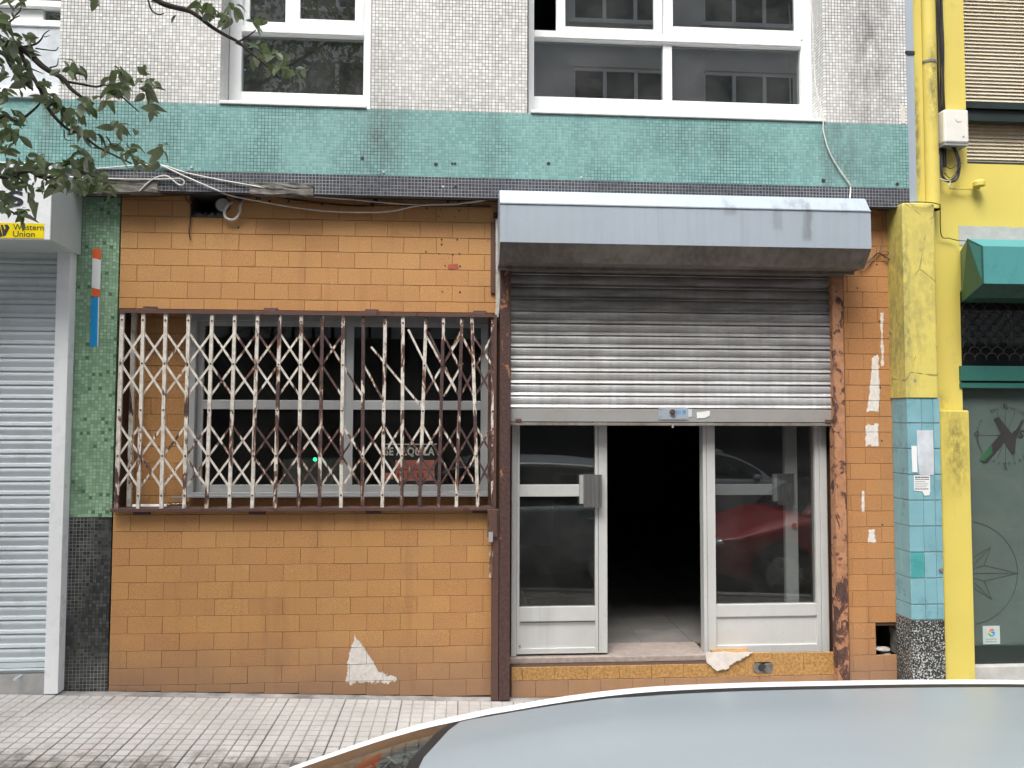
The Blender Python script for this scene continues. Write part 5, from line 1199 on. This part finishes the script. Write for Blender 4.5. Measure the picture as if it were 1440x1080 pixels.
# ---------------------------------------------------------------- cars
def car(cx, cy, z0, paint, label, name='parked_car', hero=False, face=-1, trim=None, tags=None):
    """body lofted along X. nose towards -X when face=-1. cx = windscreen top edge position, cy = centre line, z0 = road level"""
    root = thing(name, label, 'car', (cx, cy, z0), 'cars parked along the street')
    sg_ = 1 if face < 0 else -1
    def P(x, y, z): return (cx + sg_*x, cy + y, z0 + z)
    rl = 1.345                                      # cant rail height above road
    E = [(-.72, .915), (-.62, 1.005), (-.50, 1.088), (-.38, 1.156), (-.30, 1.198), (-.21, 1.233), (-.13, 1.262), (-.06, 1.284), (.0, 1.299), (.068, 1.311), (.186, 1.328), (.305, 1.339), (.425, 1.343), (.52, 1.344), (.60, 1.344), (.8, 1.343), (1.015, 1.338), (1.25, 1.325), (1.5, 1.30), (1.62, 1.28), (1.75, 1.235), (1.90, 1.13), (2.02, .99), (2.08, .90)]
    EE = [Vector((a, b_, 0)) for a, b_ in E[:8]]+[Vector((.03, 1.304, 0))]+[Vector((a, b_, 0)) for a, b_ in E[9:]]
    E = [(q.x, q.y) for q in curve_pts(EE, 4 if hero else 2)]
    def we(x):
        if x < .1: return .585 + .13*((.1-x)/.82)**1.6
        if x > 1.2: return .585 - .03*(x-1.2)
        return .585
    def wbelt(x): return .80 if -.4 < x < 1.6 else (.80 - .09*((-.4-x)/.35)**2 if x <= -.4 else .80 - .16*((x-1.6)/.5))
    def zbelt(x): return .895 + .03*min(1, max(0, (x+.7)/2.8))
    def crown(x): return .045 + .035*min(1, max(0, (x+.7)/1.0)) if x < 1.6 else .06
    def sect(x, ze):
        w, wb, zb = we(x), wbelt(x), zbelt(x); c = crown(x); ze = max(ze, zb+.012)
        k = min(1, (ze-zb)/.1)
        return [(wb, zb), (wb-(wb-w)*.5+.01*k, zb+(ze-zb)*.5), (w+.014, ze-.032*k), (w+.006, ze-.006), (w-.018, ze+.004), (w-.056, ze+.009), (w-.059, ze+.0085), (w-.080, ze+.0112), (w-.084, ze+.0130), (w*.75, ze+.0155+c*.14), (w*.5, ze+.02+c*.40), (w*.25, ze+.02+c*.56), (0, ze+.02+c*.62)]
    rows = []
    for x, ze in E:
        s = sect(x, ze); w = we(x); fr = -.10 if x < .3 else .06
        full = [P(x + fr*(1-(y/w)**2 if y < w-.07 else 0)*(1 if (x < .3 or x > 1.5) else 0), y, z) for y, z in s]
        m = [P(x + fr*(1-(y/w)**2 if y < w-.07 else 0)*(1 if (x < .3 or x > 1.5) else 0), -y, z) for y, z in s[-2::-1]]
        rows.append(full+m)
    nj = len(rows[0]); half = 12
    parts = {}
    def cell(i, j):
        jj = j if j < half else nj-2-j      # 0 = lowest side strip .. 11 = centre
        x = (E[i][0]+E[i+1][0])/2
        if jj in (0, 1):
            if x < -.55 or .50 < x < .60 or x > 1.62: return 'pillar'
            return 'side_window'
        if jj == 2: return 'pillar'
        if jj in (3, 4): return ('roof_trim', j < half)
        if jj in (5, 6, 7): return ('gutter_seal' if x > .03 else 'windscreen_seal', j < half)
        if x < .0: return 'windscreen'
        if x < .03: return 'screen_border'
        if x > 1.66: return 'rear_window'
        return 'roof'
    for i in range(len(E)-1):
        for j in range(nj-1):
            parts.setdefault(cell(i, j), []).append((i, j))
    mt = {'pillar': paint, 'side_window': M['car_glass'], 'roof_trim': trim or paint, 'gutter_seal': M['rubber'], 'windscreen_seal': M['rubber'], 'screen_border': M['rubber'], 'windscreen': M['car_glass'], 'rear_window': M['car_glass'], 'roof': paint}
    for nm, cells in parts.items():
        nm = nm if isinstance(nm, str) else nm[0]
        idx = {}; vs = []; fs = []
        for i, j in cells:
            f = []
            for (a, b_) in ((i, j), (i+1, j), (i+1, j+1), (i, j+1)):
                if (a, b_) not in idx: idx[(a, b_)] = len(vs); vs.append(rows[a][b_])
                f.append(idx[(a, b_)])
            fs.append(tuple(f) if sg_ > 0 else tuple(reversed(f)))
        me = bpy.data.meshes.new(nm); me.from_pydata(vs, [], fs); me.update()
        bm = bmesh.new(); bm.from_mesh(me); bmesh.ops.recalc_face_normals(bm, faces=bm.faces)
        up = sum((f.normal.z + 1.0*f.normal.dot(Vector((0, (f.calc_center_median().y-cy), 0)))) for f in bm.faces)
        if up < 0: bmesh.ops.reverse_faces(bm, faces=bm.faces)
        bm.to_mesh(me); bm.free()
        o = link(nm, me, mt[nm], root, smooth=True)
    # lower body
    B = [(-1.72, .50, .52), (-1.70, .58, .60), (-1.62, .68, .655), (-1.45, .78, .69), (-1.2, .835, .77), (-.95, .855, .84), (-.72, .865, .885), (-.5, .87, .897), (0, .875, .905), (.55, .88, .91), (1.2, .88, .92), (1.6, .87, .925), (1.9, .85, .925), (2.08, .82, .915), (2.18, .77, .88), (2.24, .66, .80), (2.25, .55, .60)]
    rows2 = []
    for x, w, zt in B:
        low = .28 if x > -1.55 and x < 2.0 else .34
        cr = .05 if x < -.7 else .0
        s = [(w*.93, low-.06), (w, low), (w*1.0, .52), (w*1.005, .60), (w*.985, zt-.16 if zt > .75 else (zt+.6)/2+.0), (w*.99, zt-.05 if zt > .7 else zt-.01), (w*.93, zt), (w*.55, zt+cr*.8), (0, zt+cr)]
        rows2.append([P(x, y, z) for y, z in s] + [P(x, -y, z) for y, z in s[-2::-1]])
    nj = len(rows2[0]); vs = [v for r in rows2 for v in r]
    fs = [(i*nj+j, (i+1)*nj+j, (i+1)*nj+j+1, i*nj+j+1) for i in range(len(B)-1) for j in range(nj-1)]
    fs += [tuple(range(nj)), tuple((len(B)-1)*nj+j for j in range(nj-1, -1, -1))]
    me = bpy.data.meshes.new('body'); me.from_pydata(vs, [], fs); me.update(); bm = bmesh.new(); bm.from_mesh(me); bmesh.ops.recalc_face_normals(bm, faces=bm.faces); bm.to_mesh(me); bm.free()
    link('body', me, paint, root, smooth=True)
    # interior tub, seats, dashboard
    b = MB(); 
    for (xa, xb, ya_, yb_, za, zb) in ((-.55, 1.9, -.7, .7, .3, .34), (-.66, -.2, -.66, .66, .82, .935), (.25, .45, .12, .6, .4, 1.1), (.25, .45, -.6, -.12, .4, 1.1), (.0, .45, .12, .6, .35, .55), (.0, .45, -.6, -.12, .35, .55), (1.15, 1.35, -.6, .6, .4, 1.05)):
        p, q = P(xa, ya_, za), P(xb, yb_, zb); b.box(min(p[0], q[0]), max(p[0], q[0]), min(p[1], q[1]), max(p[1], q[1]), p[2], q[2])
    b.build('seats_and_dashboard', M['car_inside'], root)
    # wheels
    for wxp in (-1.05, 1.52):
        for s in (-1, 1):
            c = P(wxp, s*.80, .31); ax = (0, s, 0)
            tb = MB().cyl((c[0], c[1]-s*.10, c[2]), ax, .30, .17, 24).build('wheel', M['rubber'], root, bevel=.02)
            rb = MB().cyl((c[0], c[1]+s*.071, c[2]), ax, .20, .012, 20)
            for k in range(5):
                a = 2*pi*k/5; rb.tube([(c[0], c[1]+s*.085, c[2]), (c[0]+.18*cos(a), c[1]+s*.085, c[2]+.18*sin(a))], .02, 6)
            rb.build('rim', M['rim'], tb)
            MB().cyl((c[0], c[1]+s*.062, c[2]+.02), ax, .345, .012, 24).build('wheel_arch', M['rubber'], root)
    for s in (-1, 1):
        for hx in (.42, 1.38):
            p = P(hx, s*.885, .80); MB().tube([(p[0]-.07, p[1], p[2]), (p[0]-.05, p[1]+s*.02, p[2]), (p[0]+.05, p[1]+s*.02, p[2]), (p[0]+.07, p[1], p[2])], .009, 6).build('door_handle', M['sky_white'], root)
        p = P(-.42, s*.92, .93); bm = bmesh.new(); bmesh.ops.create_icosphere(bm, subdivisions=2, radius=1)
        for v in bm.verts: v.co = Vector((v.co.x*.06, v.co.y*.10, v.co.z*.065))
        me = bpy.data.meshes.new('mirror'); bm.to_mesh(me); bm.free(); link('wing_mirror', me, paint, root, p, smooth=True)
        p = P(-1.60, s*.56, .60); bm = bmesh.new(); bmesh.ops.create_icosphere(bm, subdivisions=2, radius=1)
        for v in bm.verts: v.co = Vector((v.co.x*.10, v.co.y*.13, v.co.z*.065))
        me = bpy.data.meshes.new('headlight'); bm.to_mesh(me); bm.free(); link('headlight', me, M['headlight'], root, p, smooth=True)
        p = P(2.20, s*.62, .78); MB().box(p[0]-.05, p[0]+.05, p[1]-.10, p[1]+.10, p[2]-.07, p[2]+.07).build('tail_lamp', M['taillight'], root, bevel=.02)
        for gx_ in (-.45, .55, 1.55):
            p = P(gx_, s*.880, .0); MB().box(p[0]-.003, p[0]+.003, min(p[1], p[1]+s*.002), max(p[1], p[1]+s*.002), z0+.34, z0+.86).build('door_gap', M['rubber'], root)
    p = P(-1.70, 0, .42); MB().box(p[0]-.03, p[0]+.03, p[1]-.35, p[1]+.35, p[2]-.06, p[2]+.05).build('grille_opening', M['rubber'], root, bevel=.01)
    return root
CZ0 = 1.163-1.343+.0
car(0.0, -3.885, CZ0, M['silver'], 'silver blue car parked nearest, only its roof and windscreen edge in view', hero=True, trim=M['sky_white'])
ps = [W3(494, 1083, -3.40), W3(512, 1068, -3.385), W3(538, 1058, -3.375), W3(534, 1072, -3.40), W3(522, 1084, -3.42)]  # thin orange sheet lying just beneath the windscreen glass
b = MB().add(ps + [q-Vector((0, 0, .0015)) for q in ps], [(0, 1, 2, 3, 4), (9, 8, 7, 6, 5), (0, 5, 6, 1), (1, 6, 7, 2), (2, 7, 8, 3), (3, 8, 9, 4), (4, 9, 5, 0)])
o = b.build('windscreen_patch', M['orange_item']); tag(o, 'bright orange patch inside the far corner of the silver car windscreen', 'sticker')
car(4.45, -3.95, CZ0-.13, M['red'], 'red car parked behind the silver car, reflected in the right door glass')
car(4.4, -8.3, CZ0-.05, M['whitecar'], 'pale grey car parked across the street, reflected in the door glass', face=1)

# ---------------------------------------------------------------- opposite side of the street (seen in the window glass)
YO = -12.1
ob = thing('opposite_building', 'pinkish grey apartment building across the street, mirrored in the upper windows', 'building', (0, YO, 0))
wins = []
for fl_, (za, zb) in enumerate(((5.1, 6.8), (7.9, 9.62), (10.7, 12.3))):
    for kx in range(-7, 6):
        xa = 2.52+3.0*kx; wins.append((xa, xa+2.15, za, zb))
b = MB(); holes_wall(b, -20, 20, 3.4, 13.4, YO, YO-.3, wins); b.build('wall', M['opp_wall_b'], ob)
b = MB()
for za, zb in ((7.35, 8.55),): b.box(-20, 20, YO, YO+.03, za+.4, za+.9)
b.build('string_course', M['opp_wall'], ob)
MB().box(-20, 20, YO-.3, YO+.02, -.5, 3.4).build('shop_fronts', M['shop_dark'], ob)
MB().box(-20, 20, YO-6, YO-.301, 12.9, 13.4).build('roof', M['opp_wall'], ob)
MB().box(-20, 20, YO-1.1, YO-1.0, 3.4, 13.0).build('room_backing', M['opp_wall'], ob)
for i, (xa, xb, za, zb) in enumerate(wins):
    b = MB(); n = 3; w = (xb-xa)/n
    for k in range(n+1): b.box(xa+k*w-.04, xa+k*w+.04, YO-.1, YO-.04, za, zb)
    b.box(xa, xb, YO-.099, YO-.041, za, za+.08).box(xa, xb, YO-.099, YO-.041, zb-.08, zb).box(xa-.1, xb+.1, YO-.1, YO+.08, za-.08, za)
    wo_ = b.build('window', M['pvc'], ob); MB().box(xa, xb, YO-.08, YO-.075, za, zb).build('pane', M['opp_glass'], wo_)
    MB().box(xa, xb, YO-.2, YO-.18, za+(0.0 if i % 3 else .7), zb).build('curtain', M['curtain' if i % 2 else 'curtain_b'], wo_)

# ---------------------------------------------------------------- street tree at the left
leaf_ms = []
def leaf_geo(L, Wd, curl, fold):
    n = 5; v = []; f = []
    for k in range(n+1):
        t = k/n; w = Wd*sin(pi*min(1, t*.93+.05))**.8*(1-.25*t); x = L*t; z = -curl*t*t*L
        v += [(x, -w/2, z+fold*w), (x, 0, z), (x, w/2, z+fold*w)]
    for k in range(n): f += [(k*3, k*3+3, k*3+4, k*3+1), (k*3+1, k*3+4, k*3+5, k*3+2)]
    return v, f
LG = [leaf_geo(1, .62, .25, .18), leaf_geo(1, .7, .5, .1), leaf_geo(1, .55, -.1, .35), leaf_geo(1, .66, .8, .25)]
for v, f in LG:
    me = MB().add(v, f, 0, True); m_ = bpy.data.meshes.new('leaf'); m_.from_pydata(v, [], f); m_.update(); m_.materials.append(M['leaf'])
    for p in m_.polygons: p.use_smooth = True
    leaf_ms.append(m_)
tr = thing('street_tree', 'street tree with grey green leaves, its branches reaching in at the top left', 'tree', (-3.4, -2.2, ground(-3.4)))
base = Vector((-3.4, -2.2, ground(-3.4)))
MB().tube(curve_pts([base, base+Vector((.03, .02, 1.2)), base+Vector((-.02, .05, 2.3)), base+Vector((.05, 0, 3.4)), base+Vector((.1, -.1, 5.0))], 5), .11, 12, r1=.05).build('trunk', M['bark'], tr)
BY = -1.75
def T(px, py, Y=BY): return W3(px, py, Y)
hub = base+Vector((-.0, .05, 2.55)); hub2 = base+Vector((.05, .05, 3.3))
br = [
 ([hub, Vector((-2.6, -1.95, 2.75)), T(-60, 52), T(0, 59), T(25, 66), T(40, 75), T(62, 95), T(88, 110), T(100, 125), T(120, 140), T(132, 146)], .020, .004),
 ([T(25, 66), T(40, 97), T(56, 125), T(65, 148), T(82, 170), T(98, 183), T(115, 189), T(135, 205), T(160, 218), T(185, 230)], .008, .003),
 ([T(95, 115), T(118, 119), T(135, 122), T(150, 120), T(170, 135), T(185, 148), T(195, 157)], .005, .002),
 ([T(-60, 60), T(0, 73), T(15, 92), T(32, 112), T(45, 125)], .010, .003),
 ([hub2, Vector((-2.4, -1.9, 3.5)), T(150, -70), T(205, -15), T(225, 3), T(245, 10), T(265, 15), T(280, 24), T(298, 38), T(318, 50), T(335, 59), T(350, 72), T(370, 88), T(385, 103), T(395, 112)], .014, .0025),
 ([T(335, 59), T(350, 50), T(360, 42)], .004, .002), ([T(205, -15), T(212, 12), T(222, 20), T(231, 19)], .004, .002),
 ([hub, Vector((-2.7, -2.0, 2.35)), T(-60, 215), T(0, 248), T(38, 240), T(62, 250), T(100, 240), T(140, 252)], .014, .003),
 ([T(62, 250), T(75, 262), T(85, 270)], .004, .002), ([T(-60, 215), T(0, 165), T(25, 170), T(50, 152), T(58, 142)], .008, .0025),
 ([T(32, 66), T(50, 62), T(58, 55), T(62, 48), T(70, 42)], .004, .0015), ([T(50, 68), T(65, 70), T(78, 71), T(82, 66)], .003, .0015), ([T(62, 52), T(70, 50)], .002, .001), ([T(45, 97), T(52, 100), T(62, 104)], .003, .0012), ([T(70, 95), T(80, 92), T(82, 82)], .003, .0012),
 ([T(150, 192), T(160, 206), T(170, 200)], .003, .0015), ([T(90, 183), T(92, 196), T(105, 197)], .0025, .0012), ([T(18, 25), T(28, 15), T(30, 5)], .003, .0015), ([T(5, 40), T(18, 27), T(28, 22)], .004, .0015),
 ([hub, Vector((-2.75, -1.9, 2.1)), T(-70, 290), T(-10, 285), T(20, 300), T(40, 305)], .01, .002)]
for pts, ra, rb_ in br: MB().tube(curve_pts(pts, 5), ra, 8, r1=rb_).build('branch', M['bark'], tr)
cl = [(8, 28, 11, 6), (10, 50, 20, 13), (25, 70, 20, 12), (40, 55, 10, 3), (12, 205, 14, 6), (8, 95, 16, 8), (22, 115, 18, 9), (10, 165, 18, 11), (18, 185, 13, 8), (3, 130, 10, 5), (35, 98, 12, 4), (62, 118, 9, 5), (68, 140, 12, 7), (85, 150, 13, 6), (108, 97, 12, 4), (88, 100, 7, 2), (86, 86, 4, 1), (100, 155, 12, 6), (125, 142, 12, 5), (112, 175, 10, 5), (125, 187, 9, 3), (165, 105, 14, 11), (168, 124, 15, 10), (208, 110, 12, 6), (212, 130, 12, 6), (214, 153, 6, 3), (145, 143, 8, 3), (170, 178, 11, 8), (192, 182, 5, 1), (130, 185, 9, 2), (145, 205, 8, 3), (182, 215, 13, 7), (200, 228, 10, 4), (225, 212, 7, 4), (222, 228, 5, 1), (120, 222, 16, 9), (98, 240, 19, 12), (60, 232, 20, 11), (25, 225, 20, 11), (12, 245, 17, 9), (45, 250, 20, 11), (130, 245, 18, 10), (148, 262, 11, 6), (84, 264, 10, 4), (75, 250, 14, 7), (110, 262, 12, 5), (30, 3, 5, 2), (15, 0, 10, 3), (135, 2, 5, 2), (230, 3, 4, 1), (248, 18, 4, 1), (285, 8, 12, 6), (302, 18, 9, 4), (318, 26, 9, 4), (328, 8, 8, 4), (362, 32, 9, 6), (368, 66, 8, 4), (386, 79, 9, 4), (399, 90, 10, 5), (417, 101, 8, 4), (356, 78, 5, 1), (385, 96, 6, 2), (330, 60, 4, 1), (15, 290, 13, 6), (33, 300, 10, 5), (50, 285, 4, 1), (40, 270, 10, 3), (2, 275, 10, 3)]
allp = []
for (px, py, rpx, n) in cl:
    for _ in range(int(n*1.6)+(n > 2)):
        a, q = rnd(0, 2*pi), sqrt(random.random())*rpx; allp.append((px+q*cos(a), py+q*sin(a)*.85, BY+rnd(-.09, .09), rnd(.033, .056)))
random.shuffle(allp)
allp.sort(key=lambda p: -p[3])
def leafmat(p, s):
    az = rnd(-pi, pi); el = rnd(-1.1, .5); rl_ = rnd(-1.2, 1.2)
    return Matrix.Translation(p) @ Matrix.Rotation(az, 4, 'Z') @ Matrix.Rotation(-el, 4, 'Y') @ Matrix.Rotation(rl_, 4, 'X') @ Matrix.Scale(s, 4)
for px, py, Y, s in allp[:290]:
    o = bpy.data.objects.new('leaf', random.choice(leaf_ms)); C.objects.link(o); o.parent = tr
    m = leafmat(W3(px, py, Y), s); o.matrix_local = Matrix.Translation(-tr.location) @ m
fv, ff = [], []
def add_leaf(m):
    v, f = random.choice(LG); n = len(fv); fv.extend([tuple(m @ Vector(q)) for q in v]); ff.extend([tuple(i+n for i in g) for g in f])
for px, py, Y, s in allp[290:]: add_leaf(leafmat(W3(px, py, Y), s))
# rest of the crown above and left of the picture
lobes = [(Vector((-3.3, -2.6, 5.2)), 1.5), (Vector((-2.2, -3.2, 5.4)), 1.2), (Vector((-4.4, -2.3, 4.6)), 1.3), (Vector((-3.6, -1.9, 3.9)), .9), (Vector((-1.2, -3.2, 5.7)), .9), (Vector((-3.4, -3.6, 4.4)), 1.0)]
for c, r in lobes:
    for _ in range(int(1500*r)):
        d = Vector((random.gauss(0, 1), random.gauss(0, 1), random.gauss(0, 1))).normalized()*r*(random.random()**.45)
        p = c+d
        if sin(p.x*3.1+p.z*2.3)*sin(p.y*3.7+p.x*1.3) > .25: continue
        q = p-CAM; dep = q.dot(fwd)
        if dep > 0 and abs(q.dot(rgt)/dep) < .70 and abs(q.dot(upv)/dep) < .54: continue
        add_leaf(leafmat(p, rnd(.05, .085)))
me = bpy.data.meshes.new('foliage'); me.from_pydata(fv, [], ff); me.update(); me.materials.append(M['leaf']); o = link('foliage', me, None, tr, (0, 0, 0)); o['kind'] = 'stuff'
for c, r in lobes: MB().tube(curve_pts([base+Vector((.05, 0, 3.0)), (c+base+Vector((0, 0, 3.4)))/2, c], 4), .035, 6, r1=.01).build('branch', M['bark'], tr)
